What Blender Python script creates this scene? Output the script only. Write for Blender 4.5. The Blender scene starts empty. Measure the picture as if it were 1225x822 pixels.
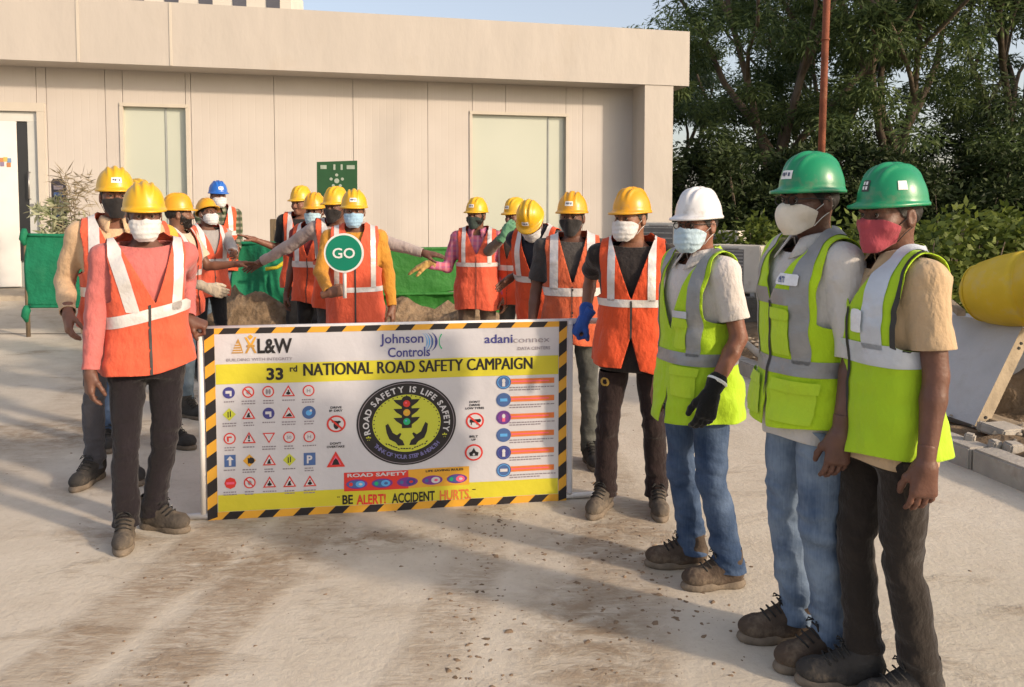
import bpy, bmesh, math, random
import numpy as np
from mathutils import Vector, Matrix, Euler

R = math.radians
S = bpy.context.scene
COL = S.collection
rng = random.Random(7)
nrng = np.random.default_rng(11)

# ------------------------------------------------------------------ camera
FPX, PITCH, CAMH = 950.0, R(3.0), 1.60
CY = 250.0 + FPX * math.tan(PITCH)                       # optical centre row: the photograph is cropped, its centre lies above the middle
cam = bpy.data.cameras.new("camera")
camo = bpy.data.objects.new("camera", cam)
COL.objects.link(camo)
cam.sensor_width = 36.0
cam.lens = 36.0 * FPX / 1225.0
cam.shift_y = -(411.0 - CY) / 1225.0
cam.clip_start, cam.clip_end = 0.05, 1500
camo.location = (0, 0, CAMH)
camo.rotation_euler = (R(90) - PITCH, 0, 0)
S.camera = camo

# ------------------------------------------------------------------ sky, sun, exposure
SUN_EL = R(20.5)
SUN_FROM = Vector((0.86, -0.51, 0)).normalized()          # where the sun stands, seen from above
w = bpy.data.worlds.new("World"); S.world = w; w.use_nodes = True
nt = w.node_tree
sky = nt.nodes.new("ShaderNodeTexSky"); sky.sky_type = 'NISHITA'; sky.sun_disc = False
sky.sun_elevation = SUN_EL
sky.sun_rotation = math.atan2(SUN_FROM.x, SUN_FROM.y)
sky.air_density, sky.dust_density, sky.ozone_density = 1.0, 3.0, 1.5
bg = nt.nodes["Background"]; bg.inputs[1].default_value = 0.12
nt.links.new(sky.outputs[0], bg.inputs[0])
hz = nt.nodes.new("ShaderNodeBackground"); hz.inputs[0].default_value = (0.215, 0.185, 0.165, 1); hz.inputs[1].default_value = 1.0      # even veil of haze over the whole sky
ad = nt.nodes.new("ShaderNodeAddShader"); nt.links.new(bg.outputs[0], ad.inputs[0]); nt.links.new(hz.outputs[0], ad.inputs[1])
nt.links.new(ad.outputs[0], nt.nodes["World Output"].inputs[0])
sun = bpy.data.lights.new("sun", 'SUN'); suno = bpy.data.objects.new("sun", sun); COL.objects.link(suno)
sun.energy, sun.angle, sun.color = 2.75, R(3.0), (1.0, 0.80, 0.60)
sd = Vector((-SUN_FROM.x * math.cos(SUN_EL), -SUN_FROM.y * math.cos(SUN_EL), -math.sin(SUN_EL)))
suno.rotation_euler = sd.to_track_quat('-Z', 'Y').to_euler()
suno.location = (20, -20, 20)
S.view_settings.view_transform = 'Standard'
S.view_settings.look = 'None'
S.view_settings.gamma = 1.0
S.view_settings.exposure = 0.50

# ------------------------------------------------------------------ pixel helpers (a pixel gives a direction only)
def ray(px, py):
    u, v = (px - 612.5) / FPX, (CY - py) / FPX
    c, s = math.cos(PITCH), math.sin(PITCH)
    return Vector((u, c + v * s, v * c - s))
def at(px, py, Y):
    d = ray(px, py); return Vector((0, 0, CAMH)) + d * (Y / d.y)
def gnd(px, py, z=0.0):
    d = ray(px, py); return Vector((0, 0, CAMH)) + d * ((z - CAMH) / d.z)

# ------------------------------------------------------------------ materials
MATS = {}
def _new(name):
    m = bpy.data.materials.new(name); m.use_nodes = True
    n = m.node_tree.nodes; l = m.node_tree.links
    return m, n, l, n["Principled BSDF"]
def mat(name, col, rough=0.7, var=0.12, scale=6.0, bump=0.0, bscale=40.0, metal=0.0, spec=0.4, dirt=None, dirt_amt=0.0, dirt_scale=3.0, coat=0.0, stretch=(1, 1, 1), sheen=0.0):
    """plain procedural surface: base colour broken up by noise, optional dirt and fine relief"""
    if name in MATS: return MATS[name]
    m, n, l, b = _new(name)
    tc = n.new("ShaderNodeTexCoord"); mp = n.new("ShaderNodeMapping"); mp.inputs[3].default_value = stretch
    l.new(tc.outputs["Object"], mp.inputs[0])
    nz = n.new("ShaderNodeTexNoise"); nz.inputs["Scale"].default_value = scale; nz.inputs["Detail"].default_value = 5
    l.new(mp.outputs[0], nz.inputs["Vector"])
    rp = n.new("ShaderNodeValToRGB")
    rp.color_ramp.elements[0].position, rp.color_ramp.elements[1].position = 0.3, 0.7
    rp.color_ramp.elements[0].color = tuple(c * (1 - var) for c in col) + (1,)
    rp.color_ramp.elements[1].color = tuple(min(1, c * (1 + var)) for c in col) + (1,)
    l.new(nz.outputs[0], rp.inputs[0])
    out = rp.outputs[0]
    if dirt is not None:
        n2 = n.new("ShaderNodeTexNoise"); n2.inputs["Scale"].default_value = dirt_scale; n2.inputs["Detail"].default_value = 8
        n2.inputs["Roughness"].default_value = 0.65
        l.new(tc.outputs["Object"], n2.inputs["Vector"])
        r2 = n.new("ShaderNodeValToRGB")
        r2.color_ramp.elements[0].position = 0.62 - dirt_amt * 0.4; r2.color_ramp.elements[1].position = 0.78 - dirt_amt * 0.3
        mx = n.new("ShaderNodeMixRGB"); mx.inputs[2].default_value = tuple(dirt) + (1,)
        ml = n.new("ShaderNodeMath"); ml.operation = 'MULTIPLY'; ml.inputs[1].default_value = min(1, 0.35 + dirt_amt)
        l.new(n2.outputs[0], r2.inputs[0]); l.new(r2.outputs[0], ml.inputs[0]); l.new(ml.outputs[0], mx.inputs[0])
        l.new(out, mx.inputs[1]); out = mx.outputs[0]
    l.new(out, b.inputs["Base Color"])
    b.inputs["Roughness"].default_value = rough; b.inputs["Metallic"].default_value = metal
    b.inputs["Specular IOR Level"].default_value = spec
    b.inputs["Coat Weight"].default_value = coat; b.inputs["Sheen Weight"].default_value = sheen
    if bump > 0:
        n3 = n.new("ShaderNodeTexNoise"); n3.inputs["Scale"].default_value = bscale; n3.inputs["Detail"].default_value = 4
        l.new(mp.outputs[0], n3.inputs["Vector"])
        bp = n.new("ShaderNodeBump"); bp.inputs["Strength"].default_value = bump; bp.inputs["Distance"].default_value = 0.6 / bscale
        l.new(n3.outputs[0], bp.inputs["Height"]); l.new(bp.outputs[0], b.inputs["Normal"])
    MATS[name] = m
    return m
def cloth(name, col, var=0.10, rough=0.9, bump=0.5, bscale=22, dirt=None, dirt_amt=0.0, scale=5.0):
    return mat(name, col, rough, var, scale, bump, bscale, 0, 0.2, dirt, dirt_amt, 7.0, 0, (1.3, 1.3, 0.8), 0.15)
def denim(name, lo, hi):
    """blue jeans: fade patches, vertical slub, fine relief"""
    if name in MATS: return MATS[name]
    m, n, l, b = _new(name)
    tc = n.new("ShaderNodeTexCoord")
    a = n.new("ShaderNodeTexNoise"); a.inputs["Scale"].default_value = 7; a.inputs["Detail"].default_value = 4
    mp = n.new("ShaderNodeMapping"); mp.inputs[3].default_value = (160, 160, 9)
    c = n.new("ShaderNodeTexNoise"); c.inputs["Scale"].default_value = 1; c.inputs["Detail"].default_value = 2
    l.new(tc.outputs["Object"], a.inputs["Vector"]); l.new(tc.outputs["Object"], mp.inputs[0]); l.new(mp.outputs[0], c.inputs["Vector"])
    mu = n.new("ShaderNodeMath"); mu.operation = 'MULTIPLY_ADD'; mu.inputs[1].default_value = 0.20
    l.new(c.outputs[0], mu.inputs[0]); l.new(a.outputs[0], mu.inputs[2])
    rp = n.new("ShaderNodeValToRGB"); rp.color_ramp.elements[0].position = 0.42; rp.color_ramp.elements[1].position = 0.76
    rp.color_ramp.elements[0].color = tuple(lo) + (1,); rp.color_ramp.elements[1].color = tuple(hi) + (1,)
    l.new(mu.outputs[0], rp.inputs[0]); l.new(rp.outputs[0], b.inputs["Base Color"])
    b.inputs["Roughness"].default_value = 0.9; b.inputs["Specular IOR Level"].default_value = 0.2
    bp = n.new("ShaderNodeBump"); bp.inputs["Strength"].default_value = 0.5; bp.inputs["Distance"].default_value = 0.02
    n3 = n.new("ShaderNodeTexNoise"); n3.inputs["Scale"].default_value = 24; n3.inputs["Detail"].default_value = 5
    l.new(tc.outputs["Object"], n3.inputs["Vector"]); l.new(n3.outputs[0], bp.inputs["Height"]); l.new(bp.outputs[0], b.inputs["Normal"])
    MATS[name] = m; return m
def plaid(name, c1, c2, c3, sc=16):
    if name in MATS: return MATS[name]
    m, n, l, b = _new(name)
    tc = n.new("ShaderNodeTexCoord"); sx = n.new("ShaderNodeSeparateXYZ"); l.new(tc.outputs["Object"], sx.inputs[0])
    def band(sock, k, th):
        a = n.new("ShaderNodeMath"); a.operation = 'MULTIPLY'; a.inputs[1].default_value = k; l.new(sock, a.inputs[0])
        f = n.new("ShaderNodeMath"); f.operation = 'FRACT'; l.new(a.outputs[0], f.inputs[0])
        g = n.new("ShaderNodeMath"); g.operation = 'LESS_THAN'; g.inputs[1].default_value = th; l.new(f.outputs[0], g.inputs[0])
        return g.outputs[0]
    m1 = n.new("ShaderNodeMixRGB"); m1.inputs[1].default_value = tuple(c1) + (1,); m1.inputs[2].default_value = tuple(c2) + (1,)
    l.new(band(sx.outputs[2], sc, 0.45), m1.inputs[0])
    m2 = n.new("ShaderNodeMixRGB"); m2.inputs[2].default_value = tuple(c3) + (1,)
    l.new(m1.outputs[0], m2.inputs[1])
    md = n.new("ShaderNodeMath"); md.operation = 'MULTIPLY'; md.inputs[1].default_value = 0.6
    l.new(band(sx.outputs[0], sc, 0.4), md.inputs[0]); l.new(md.outputs[0], m2.inputs[0])
    l.new(m2.outputs[0], b.inputs["Base Color"]); b.inputs["Roughness"].default_value = 0.9
    MATS[name] = m; return m
def skin(name, col):
    if name in MATS: return MATS[name]
    m = mat(name, col, 0.5, 0.16, 14, 0.25, 90, 0, 0.4)
    b = m.node_tree.nodes["Principled BSDF"]
    b.inputs["Subsurface Weight"].default_value = 0.08
    b.inputs["Subsurface Radius"].default_value = (0.012, 0.005, 0.003)
    b.inputs["Subsurface Scale"].default_value = 0.6
    return m

# ------------------------------------------------------------------ object helpers
def tag(o, label=None, cat=None, group=None, kind=None):
    if label: o["label"] = label
    if cat: o["category"] = cat
    if group: o["group"] = group
    if kind: o["kind"] = kind
    return o
def empty(name, loc=(0, 0, 0), rz=0.0):
    o = bpy.data.objects.new(name, None); COL.objects.link(o)
    o.location = loc; o.rotation_euler = (0, 0, rz); o.empty_display_size = 0.1
    return o
def link(name, me, parent=None, loc=None, rot=None):
    o = bpy.data.objects.new(name, me); COL.objects.link(o)
    if parent is not None: o.parent = parent
    if loc is not None: o.location = loc
    if rot is not None: o.rotation_euler = rot
    return o
def mesh(name, V, F, m=None, smooth=False, midx=None):
    me = bpy.data.meshes.new(name)
    V = np.asarray(V, dtype=np.float32).reshape(-1, 3)
    if isinstance(F, np.ndarray):
        k = F.shape[1]; nf = F.shape[0]
        me.vertices.add(len(V)); me.vertices.foreach_set("co", V.ravel())
        me.loops.add(nf * k); me.loops.foreach_set("vertex_index", F.astype(np.int32).ravel())
        me.polygons.add(nf); me.polygons.foreach_set("loop_start", np.arange(0, nf * k, k, dtype=np.int32))
        me.update(calc_edges=True)
    else:
        me.from_pydata(V.tolist(), [], F); me.update()
    if m is not None:
        for q in (m if isinstance(m, (list, tuple)) else [m]): me.materials.append(q)
    if midx is not None: me.polygons.foreach_set("material_index", np.asarray(midx, dtype=np.int32))
    if smooth: me.polygons.foreach_set("use_smooth", np.ones(len(me.polygons), dtype=bool))
    return me
def mk(name, V, F, m, parent=None, smooth=False, midx=None, loc=None, rot=None):
    return link(name, mesh(name, V, F, m, smooth, midx), parent, loc, rot)

class MB:
    """collects boxes, tubes and strips for one mesh"""
    def __init__(s): s.V = []; s.F = []; s.M = []
    def add(s, V, F, mi=0):
        o = len(s.V); s.V += [tuple(v) for v in V]; s.F += [tuple(i + o for i in f) for f in F]; s.M += [mi] * len(F)
    def box(s, lo, hi, mi=0, T=None, bev=0.0):
        x0, y0, z0 = lo; x1, y1, z1 = hi
        if bev > 0:
            bm = bmesh.new(); bmesh.ops.create_cube(bm, size=1)
            for v in bm.verts: v.co = Vector(((x0 + x1) / 2 + v.co.x * (x1 - x0), (y0 + y1) / 2 + v.co.y * (y1 - y0), (z0 + z1) / 2 + v.co.z * (z1 - z0)))
            bmesh.ops.bevel(bm, geom=bm.edges[:], offset=bev, segments=2, affect='EDGES')
            bm.verts.index_update()
            V = [v.co.copy() for v in bm.verts]; F = [tuple(v.index for v in f.verts) for f in bm.faces]; bm.free()
        else:
            V = [Vector(p) for p in ((x0, y0, z0), (x1, y0, z0), (x1, y1, z0), (x0, y1, z0), (x0, y0, z1), (x1, y0, z1), (x1, y1, z1), (x0, y1, z1))]
            F = [(3, 2, 1, 0), (4, 5, 6, 7), (0, 1, 5, 4), (1, 2, 6, 5), (2, 3, 7, 6), (3, 0, 4, 7)]
        if T is not None: V = [T @ v for v in V]
        s.add(V, F, mi); return s
    def tube(s, pts, r, n=8, mi=0, caps=True):
        pts = [Vector(p) for p in pts]; rs = r if isinstance(r, (list, tuple)) else [r] * len(pts)
        V = []; F = []; up = None
        for i, p in enumerate(pts):
            d = (pts[min(i + 1, len(pts) - 1)] - pts[max(i - 1, 0)]).normalized()
            if up is None: up = d.orthogonal().normalized()
            up = (up - d * up.dot(d)); up = up.normalized() if up.length > 1e-6 else d.orthogonal().normalized()
            sd = d.cross(up)
            for k in range(n):
                a = 2 * math.pi * k / n; V.append(p + (up * math.cos(a) + sd * math.sin(a)) * rs[i])
        for i in range(len(pts) - 1):
            for k in range(n):
                k2 = (k + 1) % n; F.append((i * n + k, i * n + k2, (i + 1) * n + k2, (i + 1) * n + k))
        if caps:
            F.append(tuple(range(n))[::-1]); F.append(tuple((len(pts) - 1) * n + k for k in range(n)))
        s.add(V, F, mi); return s
    def build(s, name, m, parent=None, smooth=False, loc=None, rot=None):
        return mk(name, s.V, s.F, m, parent, smooth, s.M, loc, rot)

# ------------------------------------------------------------------ noise
_PERM = nrng.random((64, 64, 64)).astype(np.float32)
def vnoise(P):
    P = np.asarray(P, dtype=np.float64); i = np.floor(P).astype(int); f = P - i; f = f * f * (3 - 2 * f); i &= 63; j = (i + 1) & 63
    x0, y0, z0 = i[..., 0], i[..., 1], i[..., 2]; x1, y1, z1 = j[..., 0], j[..., 1], j[..., 2]
    fx, fy, fz = f[..., 0], f[..., 1], f[..., 2]
    c = lambda a, b, t: a + (b - a) * t
    return c(c(c(_PERM[x0, y0, z0], _PERM[x1, y0, z0], fx), c(_PERM[x0, y1, z0], _PERM[x1, y1, z0], fx), fy),
             c(c(_PERM[x0, y0, z1], _PERM[x1, y0, z1], fx), c(_PERM[x0, y1, z1], _PERM[x1, y1, z1], fx), fy), fz) * 2 - 1
def fbm(P, o=3):
    P = np.asarray(P); r = 0; a = 1.0
    for k in range(o): r = r + a * vnoise(P * (2 ** k) + 7.3 * k); a *= 0.5
    return r
# ------------------------------------------------------------------ distance fields -> meshes (bodies, clothes)
class Field:
    def __init__(s, lo, hi, h):
        s.h = h; s.lo = np.array(lo, float)
        n = [int(math.ceil((hi[i] - lo[i]) / h)) + 1 for i in range(3)]
        s.ax = [s.lo[i] + h * np.arange(n[i]) for i in range(3)]
        s.F = np.full(n, 0.3, dtype=np.float32)
    def _sl(s, lo, hi):
        r = []
        for i in range(3):
            a = int(max(0, math.floor((lo[i] - s.lo[i]) / s.h))); b = int(min(len(s.ax[i]), math.ceil((hi[i] - s.lo[i]) / s.h) + 1))
            if b <= a: return None
            r.append(slice(a, b))
        return tuple(r)
    def op(s, fn, lo, hi, k=0.02, sub=False):
        m = 0.05 + k
        sl = s._sl([v - m for v in lo], [v + m for v in hi])
        if sl is None: return s
        X = s.ax[0][sl[0]][:, None, None]; Y = s.ax[1][sl[1]][None, :, None]; Z = s.ax[2][sl[2]][None, None, :]
        d = fn(X, Y, Z).astype(np.float32); f = s.F[sl]
        if sub:
            d = -d; hh = np.clip(0.5 - 0.5 * (d - f) / k, 0, 1) if k > 0 else None
            s.F[sl] = np.maximum(f, d) if k <= 0 else d * (1 - hh) + f * hh + k * hh * (1 - hh)
        else:
            if k <= 0: s.F[sl] = np.minimum(f, d)
            else:
                hh = np.clip(0.5 + 0.5 * (d - f) / k, 0, 1); s.F[sl] = d * (1 - hh) + f * hh - k * hh * (1 - hh)
        return s
    def cone(s, a, b, ra, rb, k=0.02, sub=False, flat=None):
        a = np.array(a, float); b = np.array(b, float); ab = b - a; L2 = float(ab @ ab) + 1e-12
        r = max(ra, rb)
        def fn(X, Y, Z):
            px, py, pz = X - a[0], Y - a[1], Z - a[2]
            t = np.clip((px * ab[0] + py * ab[1] + pz * ab[2]) / L2, 0, 1)
            return np.sqrt((px - t * ab[0]) ** 2 + (py - t * ab[1]) ** 2 + (pz - t * ab[2]) ** 2) - (ra + (rb - ra) * t)
        return s.op(fn, np.minimum(a, b) - r, np.maximum(a, b) + r, k, sub)
    def ell(s, c, r, k=0.02, sub=False, M=None):
        c = np.array(c, float); r = np.array(r, float)
        Rm = np.array(M.to_3x3()).T if M is not None else None
        def fn(X, Y, Z):
            x, y, z = X - c[0], Y - c[1], Z - c[2]
            if Rm is not None:
                x, y, z = (Rm[0, 0] * x + Rm[0, 1] * y + Rm[0, 2] * z, Rm[1, 0] * x + Rm[1, 1] * y + Rm[1, 2] * z, Rm[2, 0] * x + Rm[2, 1] * y + Rm[2, 2] * z)
            k0 = np.sqrt((x / r[0]) ** 2 + (y / r[1]) ** 2 + (z / r[2]) ** 2)
            k1 = np.sqrt((x / r[0] ** 2) ** 2 + (y / r[1] ** 2) ** 2 + (z / r[2] ** 2) ** 2) + 1e-9
            return k0 * (k0 - 1) / k1
        q = max(r) if M is not None else r
        return s.op(fn, c - q, c + q, k, sub)
    def torso(s, M, secs, k=0.03, n=2.4):
        """stack of superellipses (z, half width, half depth, y centre) in the frame M"""
        secs = np.array(secs); zs = secs[:, 0]
        zz = np.linspace(zs[0], zs[-1], 60)
        def smooth(c):
            v = np.interp(zz, zs, c); ker = np.array([1, 2, 3, 2, 1]) / 9.0
            return np.convolve(np.pad(v, 2, mode='edge'), ker, mode='valid')
        A, B, C = smooth(secs[:, 1]), smooth(secs[:, 2]), smooth(secs[:, 3])
        Mi = np.array(M.inverted())
        def fn(X, Y, Z):
            x = Mi[0, 0] * X + Mi[0, 1] * Y + Mi[0, 2] * Z + Mi[0, 3]
            y = Mi[1, 0] * X + Mi[1, 1] * Y + Mi[1, 2] * Z + Mi[1, 3]
            z = Mi[2, 0] * X + Mi[2, 1] * Y + Mi[2, 2] * Z + Mi[2, 3]
            a = np.interp(z, zz, A); b = np.interp(z, zz, B); c = np.interp(z, zz, C)
            g = ((np.abs(x) / a) ** n + (np.abs(y - c) / b) ** n) ** (1.0 / n)
            d = (g - 1) * np.minimum(a, b)
            return np.maximum(d, np.maximum(zs[0] - z, z - zs[-1]))
        cs = [M @ Vector((sx * max(A), sy * max(B) * 1.2, z)) for sx in (-1, 1) for sy in (-1, 1) for z in (zs[0], zs[-1])]
        lo = [min(c[i] for c in cs) for i in range(3)]; hi = [max(c[i] for c in cs) for i in range(3)]
        return s.op(fn, lo, hi, k)
    def net(s):
        F = s.F; F[0] = F[-1] = 0.1; F[:, 0] = F[:, -1] = 0.1; F[:, :, 0] = F[:, :, -1] = 0.1
        I = F < 0; nx, ny, nz = F.shape
        cnt = np.zeros((nx - 1, ny - 1, nz - 1), np.int8)
        for a in (0, 1):
            for b in (0, 1):
                for c in (0, 1): cnt += I[a:nx - 1 + a, b:ny - 1 + b, c:nz - 1 + c]
        ci = np.argwhere((cnt > 0) & (cnt < 8))
        idx = np.full(cnt.shape, -1, np.int32); idx[ci[:, 0], ci[:, 1], ci[:, 2]] = np.arange(len(ci))
        pos = np.zeros((len(ci), 3)); num = np.zeros(len(ci))
        cor = [(a, b, c) for a in (0, 1) for b in (0, 1) for c in (0, 1)]
        for p in cor:
            for ax in range(3):
                if p[ax] == 0:
                    q = list(p); q[ax] = 1
                    fa = F[ci[:, 0] + p[0], ci[:, 1] + p[1], ci[:, 2] + p[2]].astype(float); fb = F[ci[:, 0] + q[0], ci[:, 1] + q[1], ci[:, 2] + q[2]].astype(float)
                    m = (fa < 0) != (fb < 0); t = np.where(m, fa / np.where(m, fa - fb, 1), 0)
                    for k in range(3): pos[:, k] += np.where(m, p[k] + (t if k == ax else 0), 0)
                    num += m
        V = s.lo + s.h * (ci + pos / num[:, None])
        T = []
        for ax in range(3):
            o1, o2 = (ax + 1) % 3, (ax + 2) % 3
            sa = [slice(None)] * 3; sb = [slice(None)] * 3; sa[ax] = slice(0, -1); sb[ax] = slice(1, None)
            ch = I[tuple(sa)] != I[tuple(sb)]; e = np.argwhere(ch)
            e = e[(e[:, o1] > 0) & (e[:, o2] > 0) & (e[:, o1] < F.shape[o1] - 1) & (e[:, o2] < F.shape[o2] - 1)]
            def cell(d1, d2):
                c = e.copy(); c[:, o1] += d1; c[:, o2] += d2; return idx[c[:, 0], c[:, 1], c[:, 2]]
            q = np.stack([cell(-1, -1), cell(0, -1), cell(0, 0), cell(-1, 0)], 1)
            fl = ~I[e[:, 0], e[:, 1], e[:, 2]]; q[fl] = q[fl][:, ::-1]
            T.append(q)
        Q = np.concatenate(T)
        d1 = np.linalg.norm(V[Q[:, 0]] - V[Q[:, 2]], axis=1); d2 = np.linalg.norm(V[Q[:, 1]] - V[Q[:, 3]], axis=1)
        a = d1 <= d2
        T = np.concatenate([Q[a][:, [0, 1, 2]], Q[a][:, [0, 2, 3]], Q[~a][:, [0, 1, 3]], Q[~a][:, [1, 2, 3]]])
        return relax(V, T, 1), T
def relax(V, T, it=1, lam=0.5):
    for _ in range(it):
        acc = np.zeros_like(V); n = np.zeros(len(V))
        for a, b in ((0, 1), (1, 2), (2, 0)):
            np.add.at(acc, T[:, a], V[T[:, b]]); np.add.at(acc, T[:, b], V[T[:, a]]); np.add.at(n, T[:, a], 1); np.add.at(n, T[:, b], 1)
        V = V + lam * (acc / np.maximum(n, 1)[:, None] - V)
    return V
def normals(V, T):
    fn = np.cross(V[T[:, 1]] - V[T[:, 0]], V[T[:, 2]] - V[T[:, 0]]); N = np.zeros_like(V)
    for k in range(3): np.add.at(N, T[:, k], fn)
    return N / np.maximum(np.linalg.norm(N, axis=1), 1e-12)[:, None]
def clip(V, T, g):
    """keep the side g < 0 of a scalar field given at the vertices; the cut follows g = 0"""
    g = np.asarray(g, float); g = np.where(np.abs(g) < 1e-6, 1e-6, g); ins = g < 0
    c = ins[T].sum(1); keep = [T[c == 3]]; newV = [V]; base = len(V)
    def cut(a, b):
        t = (g[a] / (g[a] - g[b]))[:, None]; return V[a] + t * (V[b] - V[a])
    for n_in in (1, 2):
        t = T[c == n_in]
        if not len(t): continue
        m = ins[t] if n_in == 1 else ~ins[t]; r = np.argmax(m, 1); ar = np.arange(len(t))
        a, b, d = t[ar, r], t[ar, (r + 1) % 3], t[ar, (r + 2) % 3]
        newV += [cut(a, b), cut(a, d)]; i1 = base + ar; i2 = base + len(t) + ar; base += 2 * len(t)
        if n_in == 1: keep.append(np.stack([a, i1, i2], 1))
        else: keep += [np.stack([i1, b, d], 1), np.stack([i1, d, i2], 1)]
    V2 = np.concatenate(newV); T2 = np.concatenate(keep)
    if not len(T2): return np.zeros((0, 3)), np.zeros((0, 3), int)
    key = np.round(V2 * 2e5).astype(np.int64); _, first, inv = np.unique(key, axis=0, return_index=True, return_inverse=True)
    inv = inv.ravel(); T3 = inv[T2]; V3 = V2[first]
    ok = (T3[:, 0] != T3[:, 1]) & (T3[:, 1] != T3[:, 2]) & (T3[:, 0] != T3[:, 2]); T3 = T3[ok]
    u, iv = np.unique(T3, return_inverse=True)
    return V3[u], iv.reshape(-1, 3)
def xf(V, M):
    A = np.array(M); return V @ A[:3, :3].T + A[:3, 3]
def join(parts):
    Vs = []; Ts = []; o = 0
    for V, T in parts: Vs.append(V); Ts.append(T + o); o += len(V)
    return np.concatenate(Vs), np.concatenate(Ts)
def ik(a, b, l1, l2, pole):
    d = b - a; L = min(d.length, (l1 + l2) * 0.999); dn = d.normalized()
    x = (l1 * l1 - l2 * l2 + L * L) / (2 * L); h = math.sqrt(max(0, l1 * l1 - x * x))
    p = pole - dn * pole.dot(dn)
    p = p.normalized() if p.length > 1e-6 else dn.orthogonal().normalized()
    return a + dn * x + p * h, a + dn * L
# ------------------------------------------------------------------ templates in the head frame (face towards -y, origin between the ears)
def head_field(h=0.0038, mask=None):
    f = Field((-0.105, -0.16, -0.215), (0.105, 0.13, 0.125), h)
    f.ell((0, 0.014, 0.028), (0.075, 0.094, 0.083), 0)
    f.ell((0, -0.022, -0.040), (0.058, 0.066, 0.066), 0.04)
    f.ell((0, -0.066, -0.090), (0.026, 0.024, 0.021), 0.035)
    for s in (-1, 1): f.ell((s * 0.042, -0.060, -0.022), (0.022, 0.024, 0.026), 0.03)
    if mask is None:
        f.cone((-0.045, -0.076, 0.030), (0.045, -0.076, 0.030), 0.011, 0.011, 0.022)
        f.cone((0, -0.088, 0.018), (0, -0.106, -0.026), 0.009, 0.014, 0.014)
        for s in (-1, 1):
            f.ell((s * 0.013, -0.098, -0.030), (0.010, 0.012, 0.009), 0.008)
            f.ell((s * 0.031, -0.094, 0.010), (0.017, 0.016, 0.012), 0.012, True)
            f.ell((s * 0.031, -0.0755, 0.010), (0.0165, 0.0145, 0.0135), 0.004)
            f.ell((s * 0.031, -0.0935, 0.0095), (0.0125, 0.0085, 0.0046), 0.002, True)
            f.ell((s * 0.078, 0.016, -0.004), (0.010, 0.020, 0.032), 0.008)
            f.ell((s * 0.088, 0.010, -0.002), (0.006, 0.011, 0.020), 0.006, True)
        f.ell((0, -0.089, -0.060), (0.024, 0.012, 0.007), 0.008)
        f.ell((0, -0.086, -0.072), (0.020, 0.012, 0.008), 0.008)
        f.cone((0, 0.022, -0.05), (0, 0.040, -0.21), 0.054, 0.062, 0.035)
    elif mask == 'surgical':
        f.cone((0, -0.100, -0.018), (0, -0.086, -0.085), 0.016, 0.022, 0.05)
        f.ell((0, -0.07, -0.055), (0.060, 0.046, 0.052), 0.03)
    elif mask == 'cup':
        f.cone((0, -0.117, -0.022), (0, -0.108, -0.062), 0.008, 0.010, 0.05)
        f.cone((0, -0.112, -0.05), (0, -0.070, -0.108), 0.012, 0.016, 0.04)
    elif mask == 'cloth':
        f.cone((0, -0.104, -0.020), (0, -0.080, -0.098), 0.013, 0.020, 0.04)
    return f
HEAD = head_field().net()
def make_mask(kind):
    f = head_field(0.0045, kind); f.F -= 0.0065
    V, T = f.net()
    yb = V[:, 1] + 0.085
    top = -0.006 - 0.40 * np.maximum(0, yb) + 0.006 * np.exp(-(V[:, 0] / 0.012) ** 2)
    bot = -0.118 + 0.50 * np.maximum(0, yb)
    if kind == 'cup': bot = bot + 0.003
    V, T = clip(V, T, np.maximum(np.maximum(V[:, 2] - top, bot - V[:, 2]), V[:, 1] + 0.022))
    if kind == 'surgical':
        N = normals(V, T)
        V = V + N * (0.0011 * np.sin((V[:, 2] + 0.004 * fbm(V * 30, 2) + 0.02 * np.abs(V[:, 0])) * 2 * math.pi / 0.026) + 0.0045 * fbm(V * 26, 2))[:, None]
    else:
        V = V + normals(V, T) * (0.0022 * fbm(V * 30 + 3, 2))[:, None]
    return V, T
MASKS = {k: make_mask(k) for k in ('surgical', 'cup', 'cloth')}
def make_loops():
    o = []
    for s in (-1, 1):
        b = MB(); o.append(b)
        b.tube([(s * 0.067, -0.026, -0.026), (s * 0.077, -0.004, -0.006), (s * 0.083, 0.016, 0.020), (s * 0.079, 0.034, 0.012)], 0.0016, 5)
        b.tube([(s * 0.061, -0.028, -0.082), (s * 0.071, -0.002, -0.052), (s * 0.079, 0.020, -0.034), (s * 0.079, 0.036, -0.010)], 0.0016, 5)
    return o
LOOPS = make_loops()
def make_hair():
    f = Field((-0.1, -0.11, -0.12), (0.1, 0.14, 0.13), 0.006)
    f.ell((0, 0.016, 0.028), (0.080, 0.099, 0.088), 0)
    V, T = f.net(); y, z = V[:, 1], V[:, 2]
    V, T = clip(V, T, (-0.060 + 1.15 * np.maximum(0, 0.040 - y)) - z)
    V = V + normals(V, T) * (0.004 * fbm(V * 60, 2))[:, None]
    parts = [(V, T)]
    for s in (-1, 1):                                              # eyebrows
        e = Field((-0.07, -0.12, 0.0), (0.07, -0.05, 0.06), 0.004)
        e.cone((s * 0.016, -0.091, 0.027), (s * 0.034, -0.088, 0.032), 0.0045, 0.0045, 0).cone((s * 0.034, -0.088, 0.032), (s * 0.050, -0.076, 0.026), 0.0045, 0.003, 0.004)
        parts.append(e.net())
    return join(parts)
HAIR = make_hair()
def make_beard():
    f = head_field(0.005, 'none'); f.F -= 0.007
    V, T = f.net(); y, z = V[:, 1], V[:, 2]
    V, T = clip(V, T, np.maximum(z - (-0.036 + 0.9 * np.maximum(0, y + 0.055)), np.maximum(y - 0.0, z - 0.02)))
    return V + normals(V, T) * (0.005 * fbm(V * 70, 2))[:, None], T
BEARD = make_beard()
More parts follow.
